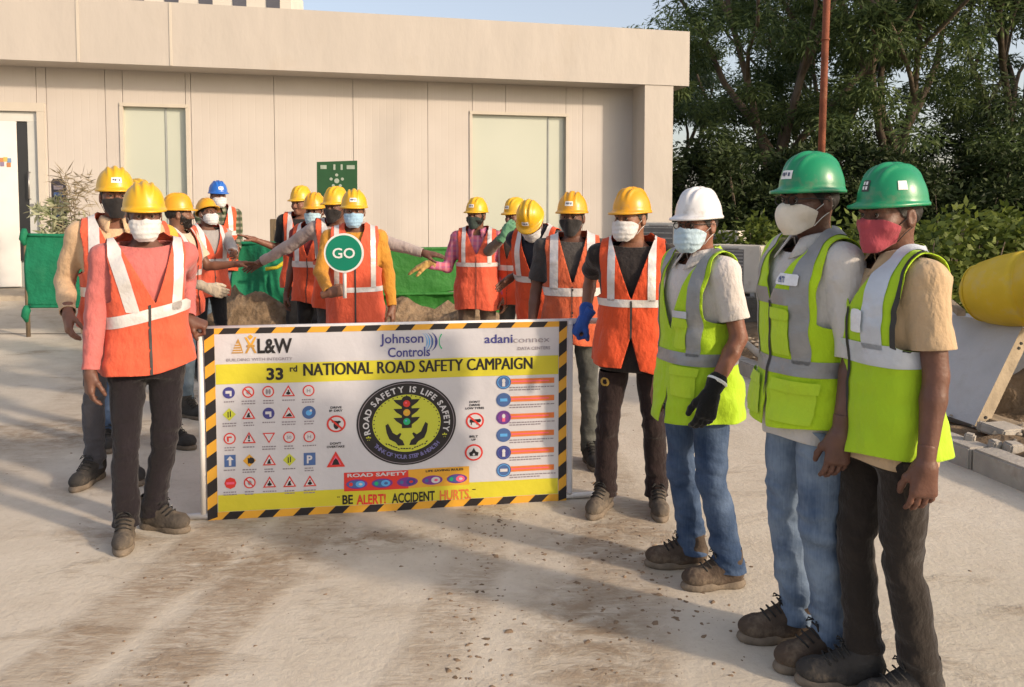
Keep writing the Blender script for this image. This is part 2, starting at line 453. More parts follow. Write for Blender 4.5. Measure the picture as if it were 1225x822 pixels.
def make_eyes():
    out = []
    for s in (-1, 1):
        b = MB(); out.append(b)
        c = Vector((s * 0.031, -0.0765, 0.0098)); rows = 10; cols = 14; o = []
        for i in range(rows + 1):
            a = math.pi * i / rows
            for j in range(cols):
                t = 2 * math.pi * j / cols
                o.append(c + 0.0132 * Vector((math.sin(a) * math.cos(t), -math.cos(a), math.sin(a) * math.sin(t))))
        for i in range(rows):
            for j in range(cols):
                j2 = (j + 1) % cols
                b.add([o[i * cols + j], o[i * cols + j2], o[(i + 1) * cols + j2], o[(i + 1) * cols + j]], [(0, 1, 2, 3)], 1 if i < 2 else 0)
    return out
EYES = make_eyes()

# helmet shell: ribs along the crown, rolled brim, front peak
HA, HB, HH, HZ = 0.101, 0.122, 0.126, 0.048
def hpoint(th, ph, off=0.0):
    c = math.cos(ph) ** 0.72; sn = math.sin(ph) ** 1.05 if ph > 0 else 0
    x, y, z = (HA + off) * math.sin(th) * c, -(HB + off) * math.cos(th) * c, HH * sn
    up = max(0.0, min(1.0, (z - 0.045) / 0.05))
    back = max(0.0, min(1.0, 1.25 - abs(y) / 0.125))
    rib = 0.0
    for x0, wd, hgt in ((0, 0.013, 0.012), (-0.038, 0.008, 0.010), (0.038, 0.008, 0.010)):
        rib = max(rib, hgt * math.exp(-((x - x0) / wd) ** 4))
    rib *= up * back
    k = 1 + rib / 0.125
    return Vector((x * k, y * k + 0.012, HZ + (z + off * sn) * k))
def make_helmet(nt_=88, npz=20):
    V = []; F = []
    def ring(fn):
        for i in range(nt_): V.append(fn(2 * math.pi * i / nt_))
    def front(t): return max(0.0, math.cos(t)) ** 1.6
    def brim(t, k, dz):
        e = (0.006 + 0.032 * front(t)) * k
        return Vector(((HA + e) * math.sin(t), -(HB + e) * math.cos(t) + 0.012, HZ + dz - 0.006 * k - 0.004 * front(t) * k))
    ring(lambda t: Vector(((HA - 0.004) * math.sin(t), -(HB - 0.004) * math.cos(t) + 0.012, HZ - 0.004)))
    ring(lambda t: brim(t, 0.55, -0.006)); ring(lambda t: brim(t, 1.0, -0.007)); ring(lambda t: brim(t, 1.03, -0.001)); ring(lambda t: brim(t, 1.0, 0.003)); ring(lambda t: brim(t, 0.5, 0.003)); ring(lambda t: brim(t, 0.12, 0.005))
    for p in range(1, npz): ring(lambda t: hpoint(t, (math.pi / 2) * p / npz))
    nr = len(V) // nt_
    for r in range(nr - 1):
        for i in range(nt_):
            j = (i + 1) % nt_; F.append((r * nt_ + i, r * nt_ + j, (r + 1) * nt_ + j, (r + 1) * nt_ + i))
    V.append(hpoint(0, math.pi / 2)); c = len(V) - 1
    for i in range(nt_): F.append(((nr - 1) * nt_ + i, (nr - 1) * nt_ + (i + 1) % nt_, c))
    return V, F
HELM = make_helmet()
HELM_MESH = {}
def helmet_mesh(col, name):
    if name not in HELM_MESH:
        m = mat("helmet " + name, col, 0.34, 0.05, 9, 0.04, 30, 0, 0.5, dirt=(0.24, 0.19, 0.13), dirt_amt=0.20, dirt_scale=11)
        me = mesh("helmet", HELM[0], HELM[1], m, True); HELM_MESH[name] = me
    return HELM_MESH[name]
def helmet_patch(t0, t1, p0, p1, off=0.0022, n=6, inset=None):
    V = [hpoint(t0 + (t1 - t0) * i / n, p0 + (p1 - p0) * j / n, off) for j in range(n + 1) for i in range(n + 1)]
    F = [(j * (n + 1) + i, j * (n + 1) + i + 1, (j + 1) * (n + 1) + i + 1, (j + 1) * (n + 1) + i) for j in range(n) for i in range(n)]
    return V, F

# safety boots (toe towards -y, origin under the ankle)
def make_boot():
    f = Field((-0.075, -0.24, 0.0), (0.075, 0.12, 0.20), 0.006)
    f.cone((0, 0.018, 0.17), (0, 0.028, 0.09), 0.048, 0.050, 0)
    f.ell((0, 0.030, 0.060), (0.041, 0.052, 0.055), 0.02)
    f.cone((0, 0.000, 0.100), (0.0, -0.100, 0.058), 0.043, 0.034, 0.03)
    f.ell((0.003, -0.128, 0.050), (0.046, 0.066, 0.042), 0.014)
    f.ell((0, -0.045, 0.042), (0.043, 0.08, 0.034), 0.02)
    V, T = f.net(); V = V + normals(V, T) * (0.0035 * fbm(V * 24, 2))[:, None]
    V, T = clip(V, T, 0.014 - V[:, 2]); V, T = clip(V, T, V[:, 2] - 0.168)
    up = (V, T)
    g = Field((-0.08, -0.24, -0.02), (0.08, 0.12, 0.06), 0.006)
    g.ell((0.003, -0.108, 0.014), (0.0475, 0.092, 0.034), 0).ell((0, 0.028, 0.014), (0.042, 0.060, 0.034), 0.04)
    V, T = g.net(); V, T = clip(V, T, V[:, 2] - 0.032); V[:, 2] = np.maximum(V[:, 2], 0.0)
    V = V + np.array([0, 0, 0.0])
    lace = MB()
    for i in range(5):
        y = -0.028 - 0.019 * i; z = 0.150 - 0.0125 * i
        lace.tube([(-0.034, y + 0.012, z - 0.016), (-0.012, y - 0.006, z + 0.004), (0.012, y - 0.006, z + 0.004), (0.034, y + 0.012, z - 0.016)], 0.0032, 5)
    for s in (-1, 1):
        lace.tube([(0, -0.045, 0.152), (s * 0.022, -0.060, 0.154), (s * 0.036, -0.060, 0.136), (s * 0.016, -0.050, 0.148)], 0.0028, 5)
    return up, (V, T), lace
BOOT, SOLE, LACE = make_boot()
LACE_M = None

# hands: (t towards thumb, n palm normal, d finger direction), wrist at origin
def make_hand(curl, spread=0.0, thumb_in=0.3, fat=0.0):
    f = Field((-0.075, -0.05, -0.06), (0.105, 0.12, 0.22), 0.0042)
    f.cone((0, 0, -0.05), (0, 0, 0.012), 0.026 + fat, 0.025 + fat, 0)
    for t, r in ((0.027, 0.0155), (0.009, 0.0165), (-0.010, 0.016), (-0.027, 0.0145)):
        f.cone((t * 0.55, 0, 0.012), (t, 0, 0.086), r + 0.002 + fat, r - 0.002 + fat, 0.018)
    f.ell((0.022, 0.012, 0.035), (0.020, 0.015, 0.032), 0.015)
    for q, (t, L, r) in enumerate(((0.030, 0.074, 0.0093), (0.0105, 0.082, 0.0096), (-0.0095, 0.076, 0.0092), (-0.029, 0.060, 0.0082))):
        p = np.array([t, 0.0, 0.086 - 0.006 * (q == 3)]); ang = 0.0; seg = (0.46, 0.30, 0.24); rr = r + fat
        for sgm in range(3):
            ang += curl[sgm] * (1 + 0.10 * q - 0.1)
            dvec = np.array([spread * (1.5 - q) * 0.12 * math.cos(ang), math.sin(ang), math.cos(ang)])
            e = p + dvec * L * seg[sgm]
            f.cone(p, e, rr, rr * 0.9, 0.004); p = e; rr *= 0.92
    p = np.array([0.020, 0.008, 0.022])
    for dv, L, r in (((0.55, 0.25 + thumb_in * 0.5, 0.75), 0.040, 0.0135), ((0.28 - thumb_in * 0.4, 0.25 + thumb_in, 0.85), 0.032, 0.0108), ((0.2 - thumb_in, 0.3 + thumb_in, 0.9), 0.026, 0.0096)):
        dv = np.array(dv); dv = dv / np.linalg.norm(dv); e = p + dv * L; f.cone(p, e, r + fat, r * 0.9 + fat, 0.008); p = e
    return f.net()
HANDS = {'relaxed': make_hand((0.35, 0.45, 0.3), 0.2, 0.25), 'flat': make_hand((0.06, 0.1, 0.08), 0.5, 0.1),
         'grip': make_hand((1.25, 1.45, 0.9), 0.0, 0.9),
         'glove_relaxed': make_hand((0.38, 0.5, 0.35), 0.2, 0.25, 0.003), 'glove_grip': make_hand((1.2, 1.4, 0.9), 0, 0.8, 0.003), 'glove_flat': make_hand((0.1, 0.15, 0.1), 0.4, 0.1, 0.003)}
def hand_mesh(pose, side, wrist, D, N):
    V, T = HANDS[pose]; D = D.normalized(); N = (N - D * N.dot(D)).normalized()
    Tv = D.cross(N) if side < 0 else N.cross(D)                    # side -1 = right hand
    A = np.array([list(Tv), list(N), list(D)])
    V2 = V @ A + np.array(wrist)
    return V2, (T if np.linalg.det(A) > 0 else T[:, ::-1])

M_SOLE = mat("boot sole", (0.15, 0.12, 0.09), 0.9, 0.3, 20, 0.4, 60)
M_LACE = mat("boot lace", (0.02, 0.02, 0.02), 0.8, 0.2, 20)
M_EYE = [mat("eye white", (0.62, 0.56, 0.50), 0.25, 0.05, 5), mat("iris", (0.02, 0.012, 0.008), 0.15, 0.1, 5)]
M_HAIR = mat("black hair", (0.012, 0.010, 0.009), 0.6, 0.3, 60, 0.5, 160)
M_LOOP = mat("ear loop", (0.7, 0.7, 0.68), 0.8, 0.05, 10)
M_ZIP = mat("zip", (0.03, 0.03, 0.03), 0.6, 0.1, 30)
M_TAPE = mat("reflective tape", (0.60, 0.58, 0.57), 0.42, 0.07, 18, 0.3, 55, 0.15, 0.6)
M_TAPEG = mat("grey reflective tape", (0.26, 0.265, 0.27), 0.45, 0.10, 18, 0.25, 55, 0.2, 0.6)
M_TAPEB = mat("silver reflective tape", (0.50, 0.54, 0.60), 0.40, 0.08, 18, 0.25, 55, 0.15, 0.6)
M_STICK = mat("sticker", (0.78, 0.78, 0.76), 0.5, 0.05, 30)
M_INK = mat("sticker ink", (0.05, 0.06, 0.12), 0.5, 0.1, 30)
M_BOOT = {k: mat("boot leather " + k, c, 0.85, 0.3, 12, 0.5, 70, dirt=(0.27, 0.215, 0.155), dirt_amt=d, dirt_scale=9) for k, c, d in
          (('dusty', (0.075, 0.062, 0.05), 0.28), ('dark', (0.035, 0.032, 0.03), 0.12), ('brown', (0.065, 0.045, 0.032), 0.22))}
BOOT_M = {}

TORSO = [(.78, .166, .118, .010), (.88, .174, .124, .012), (.96, .166, .118, .010), (1.05, .157, .108, .004), (1.15, .166, .113, -.002), (1.25, .180, .120, -.004), (1.33, .186, .118, .004),
         (1.39, .172, .104, .012), (1.425, .130, .086, .018), (1.455, .082, .068, .022), (1.50, .062, .058, .022)]
def grow(secs, da, db, z0=None, flare=0.0):
    o = []
    for z, a, b, c in secs:
        if z0 is not None and z < z0: continue
        fl = flare * max(0.0, min(1.0, (1.18 - z) / 0.4)); o.append((z, a + da + fl, b + db + fl, c))
    return o

def pieces(V, T, least=6):
    """connected pieces of a triangle mesh"""
    lab = np.arange(len(V))
    for _ in range(400):
        m = lab[T].min(1); new = lab.copy()
        for k in range(3): np.minimum.at(new, T[:, k], m)
        new = new[new]
        if (new == lab).all(): break
        lab = new
    tl = lab[T[:, 0]]
    for c in np.unique(tl):
        t = T[tl == c]
        if len(t) < least: continue
        u, iv = np.unique(t, return_inverse=True); yield V[u], iv.reshape(-1, 3)
PEOPLE = []
def person(label, base, yaw=0.0, H=1.70, build=1.0, vox=0.012, feet=None, lean=(0, 0, 0), head=(0, 0, 0), arms=None, skin_c=(0.16, 0.075, 0.045),
           helmet=('yellow', (0.80, 0.53, 0.015)), tilt=0.0, sticker='white', mask=('surgical', 'mask white', (0.72, 0.73, 0.74)), shirt=None, sleeve='long', collar=False, inner=None,
           vest=None, trousers=None, boots='dusty', beard=False, glasses=False, shirt_hem=0.84, legw=0.0, legs=True, emblem=None):
    """one person: Empty > body, shirt, vest, trousers, boots, helmet, mask ...; every joint is posed, limbs are solved to wrist and ankle targets"""
    s = H / 1.70; rt = empty("person", base, yaw); tag(rt, label, "person", "workers lined up round the banner")
    Mi = (Matrix.Translation(Vector(base)) @ Matrix.Rotation(yaw, 4, 'Z')).inverted()
    def S3(p): return Vector(p) * s
    feet = feet or {-1: (-0.11, 0.0, -0.25), 1: (0.11, 0.0, 0.25)}
    piv = S3((0, 0.005, 0.96))
    Rt = Euler((lean[0], lean[1], lean[2]), 'XYZ').to_matrix().to_4x4()
    MT = Matrix.Translation(piv) @ Rt @ Matrix.Translation(-piv) @ Matrix.Scale(s, 4)      # torso frame (unscaled metres in, local out)
    MTi = MT.inverted()
    Rh = Rt @ Euler((head[0], head[1], head[2]), 'XYZ').to_matrix().to_4x4()
    nb = MT @ Vector((0, 0.020, 1.46))
    MH = Matrix.Translation(nb) @ Rh @ Matrix.Translation(Vector((0, -0.022, 0.126)) * s) @ Matrix.Scale(s * 0.94, 4)
    # legs
    hip = {sd: S3((sd * 0.088, 0.0, 0.90)) for sd in (-1, 1)}; leg = {}
    for sd in (-1, 1):
        fx, fy, fr = feet[sd][:3]; fz = feet[sd][3] if len(feet[sd]) > 3 else 0.0
        ank = Vector((fx, fy, 0.095 * s + fz)); tow = Vector((math.sin(fr), -math.cos(fr), 0))
        ld = (ank - hip[sd]).length * 1.0022; k, a = ik(hip[sd], ank, 0.512 * ld, 0.488 * ld, tow); leg[sd] = (hip[sd], k, ank, fr, fz)
    # arms
    arms = arms or {}; arm = {}
    for sd in (-1, 1):
        a = dict(arms.get(sd, {})); sh = MT @ Vector((sd * 0.183 * min(1.0, build * 1.05), 0.010, 1.395 + a.get('raise', 0.0)))
        if 'world' in a: wr = Mi @ Vector(a['world'])
        else: wr = S3(a.get('wrist', (sd * 0.262, -0.035, 0.865)))
        pole = Mi.to_3x3() @ Vector(a['wpole']) if 'wpole' in a else Vector(a.get('pole', (sd * 0.22, 1.0, 0.0)))
        el, wr = ik(sh, wr, 0.285 * s, 0.262 * s, pole)
        fd = (wr - el).normalized()
        D = (Mi.to_3x3() @ Vector(a['wdir'])) if 'wdir' in a else Vector(a['dir']) if 'dir' in a else (fd * 0.6 + Vector((0, 0, -0.6))).normalized() if wr.z < sh.z - 0.38 and fd.z < -0.3 else fd
        N = (Mi.to_3x3() @ Vector(a['wpalm'])) if 'wpalm' in a else Vector(a.get('palm', (-sd, 0.25, 0)))
        arm[sd] = (sh, el, wr, D, N, a)
    bb = lambda pts, m: ([min(p[i] for p in pts) - m for i in range(3)], [max(p[i] for p in pts) + m for i in range(3)])
    tor_pts = [MT @ Vector((x, y, z)) for x in (-0.2, 0.2) for y in (-0.14, 0.14) for z in (0.78, 1.5)]
    msk = skin("skin %.2f" % skin_c[0], skin_c)
    # --- body: head, neck, torso, arms and hands in one mesh
    parts = []
    hv = xf(HEAD[0], MH); parts.append((hv, HEAD[1]))
    f = Field(*bb(tor_pts + [q for sd in (-1, 1) for q in arm[sd][:3]], 0.08 * s), 0.014 * s)
    f.torso(MT, [(max(z, .86), a * min(1, build) - .018, b * min(1, build) - .018, c) for z, a, b, c in TORSO[1:]])
    for sd in (-1, 1):
        sh, el, wr, D, N, a = arm[sd]
        f.cone(sh, el, 0.046 * s, 0.037 * s, 0.02)
        mid = el.lerp(wr, 0.28)
        f.cone(el, mid, 0.036 * s, 0.038 * s, 0.012).cone(mid, wr, 0.038 * s, 0.026 * s, 0.012).cone(wr, wr + D.normalized() * 0.015 * s, 0.0255 * s, 0.0255 * s, 0.01)
    parts.append(f.net())
    gl = []
    for sd in (-1, 1):
        sh, el, wr, D, N, a = arm[sd]
        if a.get('hide'): continue
        pose = a.get('hand', 'relaxed')
        hvv, ht = hand_mesh(pose, sd, (0, 0, 0), D, N); parts.append((hvv * s * 1.02 + np.array(wr), ht))
        if 'glove' in a:
            g1, g2 = hand_mesh('glove_' + pose, sd, (0, 0, 0), D, N)
            gf = Field(*bb([wr, wr - (wr - el).normalized() * 0.08], 0.07), 0.009); u = (wr - el).normalized()
            gf.cone(wr - u * 0.055, wr + u * 0.01, 0.041 * s, 0.032 * s, 0)
            gl.append((join([(g1 * s * 1.08 + np.array(wr), g2), gf.net()]), a['glove']))
    V, T = join(parts)
    mk("body", V, T, msk, rt, True)
    for (gv, gt), gm in gl: mk("glove", gv, gt, gm, rt, True)
    for sd in (-1, 1):                                                       # watch or bracelet
        wm_ = arm[sd][5].get('watch')
        if wm_:
            sh, el, wr, D, N, a = arm[sd]; u = (wr - el).normalized(); c = wr - u * 0.055 * s; o1 = u.orthogonal().normalized(); o2 = u.cross(o1)
            MB().tube([c + (o1 * math.cos(q) + o2 * math.sin(q)) * 0.036 * s for q in [2 * math.pi * i / 16 for i in range(17)]], 0.0085, 6, caps=False).build("wristwatch", wm_, rt, True)
    # --- trousers
    if trousers is not None and legs:
        pts = [q for sd in (-1, 1) for q in leg[sd][:3]] + [S3((x, y, z)) for x in (-0.18, 0.18) for y in (-0.13, 0.13) for z in (0.8, 1.03)]
        f = Field(*bb(pts, 0.12 * s), vox)
        Ms = Matrix.Scale(s, 4)
        f.torso(Ms, [(.80, .146 * build, .114, .012), (.88, .166 * build, .118, .014), (.96, .163 * build, .116, .010), (1.04, .150 * build, .105, .004)])
        for sd in (-1, 1):
            h, k, a, fr, fz = leg[sd]; lw = legw
            h2 = h + Vector((0, 0.008, -0.03)); ca = k.lerp(a, 0.33) + Vector((0, 0.012, 0))
            f.cone(h2, k, (0.086 + lw * .5) * s, (0.056 + lw) * s, 0.03)
            f.cone(k, ca, (0.055 + lw) * s, (0.055 + lw) * s, 0.015).cone(ca, a + Vector((-math.sin(fr) * 0.022, math.cos(fr) * 0.022, -0.06)), (0.054 + lw) * s, (0.057 + lw * 1.2) * s, 0.015)
        V, T = f.net()
        ph = sum(map(ord, label)) % 97; z = V[:, 2] / s
        N = normals(V, T); q = V / s
        wr1 = fbm(np.stack([q[:, 0] * 9, q[:, 1] * 9, q[:, 2] * 26 + 6 * q[:, 1]], 1) + ph, 2)
        wr2 = fbm(np.stack([q[:, 0] * 14 + q[:, 2] * 6, q[:, 1] * 14, q[:, 2] * 7], 1) + ph + 9, 2)
        aw = 0.0105 * np.clip((0.34 - z) / 0.2, 0, 1) + 0.009 * np.exp(-((z - 0.50) / 0.10) ** 2) + 0.006 * np.exp(-((z - 0.80) / 0.07) ** 2)
        V = V + N * ((wr1 * (aw + 0.0015)) + wr2 * 0.0042)[:, None]
        V, T = clip(V, T, (0.075 * s + 0.02 * s * np.clip(-V[:, 1] * 4 + 0, -1, 1) * 0.3) - V[:, 2])
        V, T = clip(V, T, V[:, 2] - min(1.02, (shirt_hem + 0.05) if shirt is not None else 1.02) * s)
        to = mk("trousers", V, T, trousers, rt, True)
        if emblem:
            ex, ez, er, em = emblem; dd = np.sqrt((V[:, 0] - ex) ** 2 + (V[:, 2] - ez) ** 2)
            Ve, Te = clip(V + normals(V, T) * 0.003, T, np.maximum(np.abs(dd - er * .8) - er * .25, V[:, 1] - np.median(V[:, 1])))
            if len(Te): mk("emblem", Ve, Te, em, to, True)
    # --- boots
    if legs:
        for sd in (-1, 1):
            h, k, a, fr, fz = leg[sd]
            key = boots
            if key not in BOOT_M:
                BOOT_M[key] = (mesh("boot", BOOT[0], BOOT[1], M_BOOT[boots], True), mesh("sole", SOLE[0], SOLE[1], M_SOLE, True), mesh("lace", LACE.V, LACE.F, M_LACE, True))
            b = link("boot", BOOT_M[key][0], rt, (a.x, a.y, fz), (0, 0, fr)); b.scale = (s * 1.04,) * 3
            link("sole", BOOT_M[key][1], b); link("lace", BOOT_M[key][2], b)
    # --- shirt
    if shirt is not None:
        f = Field(*bb(tor_pts + [q for sd in (-1, 1) for q in arm[sd][:3]], 0.10 * s), vox)
        f.torso(MT, [(z, a * build + .014 * max(0, min(1, (1.06 - z) / .1)), max(b * build, b * .97) + .014 * max(0, min(1, (1.06 - z) / .1)), c) for z, a, b, c in TORSO])
        cuts = []
        for sd in (-1, 1):
            sh, el, wr, D, N, a = arm[sd]
            f.cone(MT @ Vector((sd * 0.09, 0.016, 1.425)), sh, 0.045 * s, 0.058 * s, 0.04)
            slv = a.get('sleeve', sleeve)
            if slv == 'long':
                f.cone(sh, el, 0.060 * s, 0.050 * s, 0.025).cone(el, wr, 0.050 * s, 0.040 * s, 0.015); cuts.append((wr - (wr - el).normalized() * 0.012, (wr - el).normalized(), 0.09))
            elif slv == 'rolled':
                e2 = el.lerp(wr, 0.12); f.cone(sh, el, 0.064 * s, 0.057 * s, 0.025).cone(el, e2, 0.058 * s, 0.058 * s, 0.015); cuts.append((e2, (wr - el).normalized(), 0.09))
            else:
                e2 = sh.lerp(el, 0.80); f.cone(sh, e2, 0.061 * s, 0.063 * s, 0.025); cuts.append((e2 - (el - sh).normalized() * 0.02, (el - sh).normalized(), 0.13))
        V, T = f.net(); N = normals(V, T); L = xf(V, MTi); ph = (sum(map(ord, label)) % 89) * 1.7
        wv = fbm(np.stack([L[:, 0] * 11 + L[:, 2] * 5, L[:, 1] * 11, L[:, 2] * 15], 1) + ph, 2)
        inner_ = (np.abs(L[:, 0]) < 0.20) & (np.abs(L[:, 1]) < 0.16) & (vest is not None)
        V = V + N * (wv * np.where(inner_, 0.0022, 0.0066))[:, None]
        for p, n, rad in cuts:
            p = np.array(p); n = np.array(n); dl = V - p; g = dl @ n; rr = np.linalg.norm(dl - g[:, None] * n, axis=1)
            V, T = clip(V, T, np.where((rr < rad * s) & (np.linalg.norm(dl, axis=1) < 0.2), g, -1.0))
        L = xf(V, MTi)
        rn = np.sqrt(L[:, 0] ** 2 + (L[:, 1] - 0.02) ** 2)
        V, T = clip(V, T, np.maximum((shirt_hem + 0.012 * np.sin(L[:, 0] * 14 + ph)) - L[:, 2], np.where(rn < 0.125, L[:, 2] - (1.466 - 0.32 * np.maximum(0, 0.03 - L[:, 1]) * (1.0 if not collar else 1.5)), -1.0)))
        so = mk("shirt", V, T, shirt, rt, True)
        md = so.modifiers.new("thickness", 'SOLIDIFY'); md.thickness = 0.004; md.offset = -1
        if collar:
            b = MB(); n = 36; rows = []
            for i in range(n + 1):
                t = -1 + 2 * i / n; an = t * R(158); fr = abs(t) ** 3
                cx, cy = math.sin(an), math.cos(an)
                rows.append([Vector((cx * 0.062, 0.022 + cy * 0.060, 1.452 - 0.010 * fr)), Vector((cx * 0.066, 0.022 + cy * 0.066, 1.490 - 0.022 * fr)), Vector((cx * 0.074, 0.021 + cy * 0.076, 1.488 - 0.024 * fr)),
                             Vector((cx * (0.096 + 0.010 * fr), 0.018 + cy * (0.094 + 0.036 * fr), 1.447 - 0.050 * fr))])
            Vc = [MT @ p for r_ in rows for p in r_]; Fc = [(i * 4 + j, i * 4 + j + 1, (i + 1) * 4 + j + 1, (i + 1) * 4 + j) for i in range(n) for j in range(3)]
            co = mk("collar", Vc, Fc, shirt if not isinstance(collar, bpy.types.Material) else collar, so, True)
            co.modifiers.new("thickness", 'SOLIDIFY').thickness = 0.004
    # --- vest with its tapes
    if vest is not None:
        vm, style = vest['mat'], vest.get('style', 'orange'); hem = vest.get('hem', 0.80); tape = vest.get('tape', M_TAPE)
        f = Field(*bb(tor_pts, 0.12 * s), vox)
        secs = grow([(hem - 0.06, .172, .124, .012)] + [q for q in TORSO if q[0] > hem], 0.017, 0.019, None, vest.get('flare', 0.022))
        f.torso(MT, [(z, a * build + (.017 * (1 - build)), max(b * build, b * .985), c) for z, a, b, c in secs], 0.0)
        for sd in (-1, 1):
            shv = MTi @ arm[sd][0]
            f.cone(MT @ Vector((sd * 0.08, 0.016, 1.432)), MT @ Vector((sd * 0.17, 0.011, 1.402 + max(0, shv.z - 1.395))), 0.056 * s, 0.071 * s, 0.045)
        V, T = f.net(); N = normals(V, T); L = xf(V, MTi); ph = (sum(map(ord, label)) % 83) * 2.3
        dr = fbm(np.stack([L[:, 0] * 9 + L[:, 2] * 2.0, L[:, 1] * 9, L[:, 2] * 3.4], 1) + ph, 2)
        d2 = fbm(np.stack([L[:, 0] * 8 - L[:, 2] * 5, L[:, 1] * 8, L[:, 2] * 14], 1) + ph + 5, 2)
        V = V + N * (0.005 + dr * (0.004 + 0.013 * np.clip((1.25 - L[:, 2]) / 0.4, 0, 1)) + d2 * 0.0075)[:, None]
        L = xf(V, MTi); x, y, z = L[:, 0], L[:, 1], L[:, 2]
        wob = 0.010 * np.sin(x * 16 + ph) + vest.get('slant', 0.0) * x
        V, T = clip(V, T, (hem + wob) - z)
        L = xf(V, MTi); x, y, z = L[:, 0], L[:, 1], L[:, 2]                       # armholes
        ax = np.abs(x); arm_g = np.minimum(0.145 + 0.02 * np.clip((z - 1.3) / 0.1, 0, 1) + 2.2 * np.maximum(0, 1.19 - z) + 0.5 * np.abs(y) ** 1.5, 9)
        V, T = clip(V, T, ax - arm_g)
        L = xf(V, MTi); x, y, z = L[:, 0], L[:, 1], L[:, 2]                       # neck and V front
        vz = vest.get('vee', 1.19); vw = vest.get('vwidth', 0.085)
        wv = vw * np.clip((z - vz) / (1.43 - vz), 0, 1.2)
        front = np.maximum(np.abs(x - vest.get('vshift', 0.0) * (1.43 - z)) - wv, y - 0.02)
        ring = np.sqrt((x / 0.088) ** 2 + ((y - 0.02) / 0.080) ** 2) - 1.0; ring = np.maximum(ring * 0.08, 1.40 - z)
        V, T = clip(V, T, -np.minimum(np.where(z > vz, front, 0.05), ring))
        L = xf(V, MTi); x, y, z = L[:, 0], L[:, 1], L[:, 2]                       # flaps part below
        op = vest.get('open', 0.0)
        if op > 0:
            oz = vest.get('openz', 1.0)
            V, T = clip(V, T, -np.where(z < oz, np.maximum(np.abs(x) - op * (oz - z), y), 0.05))
        vo = mk("vest", V, T, vm, rt, True)
        md = vo.modifiers.new("thickness", 'SOLIDIFY'); md.thickness = 0.0035; md.offset = -1
        Nv = normals(V, T); L = xf(V, MTi); x, y, z = L[:, 0], L[:, 1], L[:, 2]
        def strip(name, g, m, off=0.003):
            V2, T2 = clip(V + Nv * off * s, T, g)
            for V3, T3 in pieces(V2, T2, 10): mk(name, V3, T3, m, vo, True)
        tw = vest.get('tw', 0.026); bz = vest.get('belt', 1.08); sx = vest.get('sx', 0.105)
        slx = vest.get('vslant', 0.0)
        if style == 'orange':
            for sd in (-1, 1):
                xc = sd * sx * (1 - slx * np.clip((1.40 - z) / 0.3, 0, 1.0) * (1 if sd < 0 else 0.3)) if slx else sd * sx
                strip("reflective_stripe", np.maximum(np.abs(x - xc) - tw * (1 if not slx or sd < 0 else 0.8), (bz + tw * 0.5) - z), tape)
            strip("reflective_stripe", np.abs(z - bz - vest.get('bslant', 0) * x) - tw, tape)
        elif style == 'grid':                                    # two shoulder tapes, chest tape and waist tape
            for sd in (-1, 1): strip("reflective_stripe", np.maximum(np.abs(x - sd * sx) - tw, (bz + tw * 0.5) - z), tape)
            strip("reflective_stripe", np.abs(z - bz) - tw, tape)
            cz = vest.get('chest')
            if cz: strip("reflective_stripe", np.maximum(np.abs(z - cz) - tw, np.maximum(np.abs(x) - (sx - tw), y)), tape, 0.0025)
        if vest.get('zip', True):
            strip("zip", np.maximum(np.abs(x - vest.get('zx', 0.0)) - 0.006, np.maximum(y, z - vz)), vest.get('zipm', M_ZIP), 0.005)
        for (x0, x1, z0, z1, pm) in vest.get('pockets', []):
            strip("pocket", np.maximum(np.maximum(x0 - x, x - x1), np.maximum(np.maximum(z0 - z, z - z1), y)), pm, 0.0075)
            strip("pocket_flap", np.maximum(np.maximum(x0 - 0.004 - x, x - x1 - 0.004), np.maximum(np.maximum(z1 - 0.035 - z, z - z1 - 0.004), y)), pm, 0.0125)
        for (x0, x1, z0, z1, pm) in vest.get('badges', []):
            strip("badge", np.maximum(np.maximum(x0 - x, x - x1), np.maximum(np.maximum(z0 - z, z - z1), y)), pm, 0.010)
        pm = vest.get('piping')
        if pm:
            strip("piping", np.maximum(np.abs(np.abs(x) - (0.139 + 0.02 * np.clip((z - 1.3) / 0.1, 0, 1) + 2.2 * np.maximum(0, 1.19 - z) + 0.5 * np.abs(y) ** 1.5)) - 0.006, 1.12 - z), pm, 0.004)
    # --- head gear
    ho = mk("hair", xf(HAIR[0], MH), HAIR[1], M_HAIR, rt, True)
    if beard: mk("beard", xf(BEARD[0], MH), BEARD[1], M_HAIR, rt, True)
    for ey in EYES: mk("eye", [MH @ Vector(v) for v in ey.V], ey.F, M_EYE, rt, True, ey.M)
    if mask:
        mm = cloth(mask[1], mask[2], 0.06, 0.8, 0.35, 60) if len(mask) < 4 else mask[3]
        V, T = MASKS[mask[0]]; mo = mk("face_mask", xf(V, MH), T, mm, rt, True)
        mo.modifiers.new("thickness", 'SOLIDIFY').thickness = 0.002
        for lp in LOOPS: mk("ear_loop", [MH @ Vector(v) for v in lp.V], lp.F, M_LOOP if sum(mask[2]) > 0.6 else M_ZIP, mo, True)
    if glasses:
        b = MB()
        for sd in (-1, 1):
            b.tube([(sd * (0.034 + 0.024 * math.cos(q)), -0.106 + 0.006 * abs(math.cos(q)), 0.008 + 0.016 * math.sin(q)) for q in [2 * math.pi * i / 14 for i in range(15)]], 0.0022, 5)
            b.tube([(sd * 0.058, -0.101, 0.012), (sd * 0.077, -0.06, 0.014), (sd * 0.083, 0.01, 0.012), (sd * 0.083, 0.03, -0.004)], 0.0022, 5)
        b.tube([(-0.011, -0.107, 0.012), (0, -0.110, 0.015), (0.011, -0.107, 0.012)], 0.0022, 5)
        mk("glasses", [MH @ Vector(v) for v in b.V], b.F, M_ZIP, rt, True)
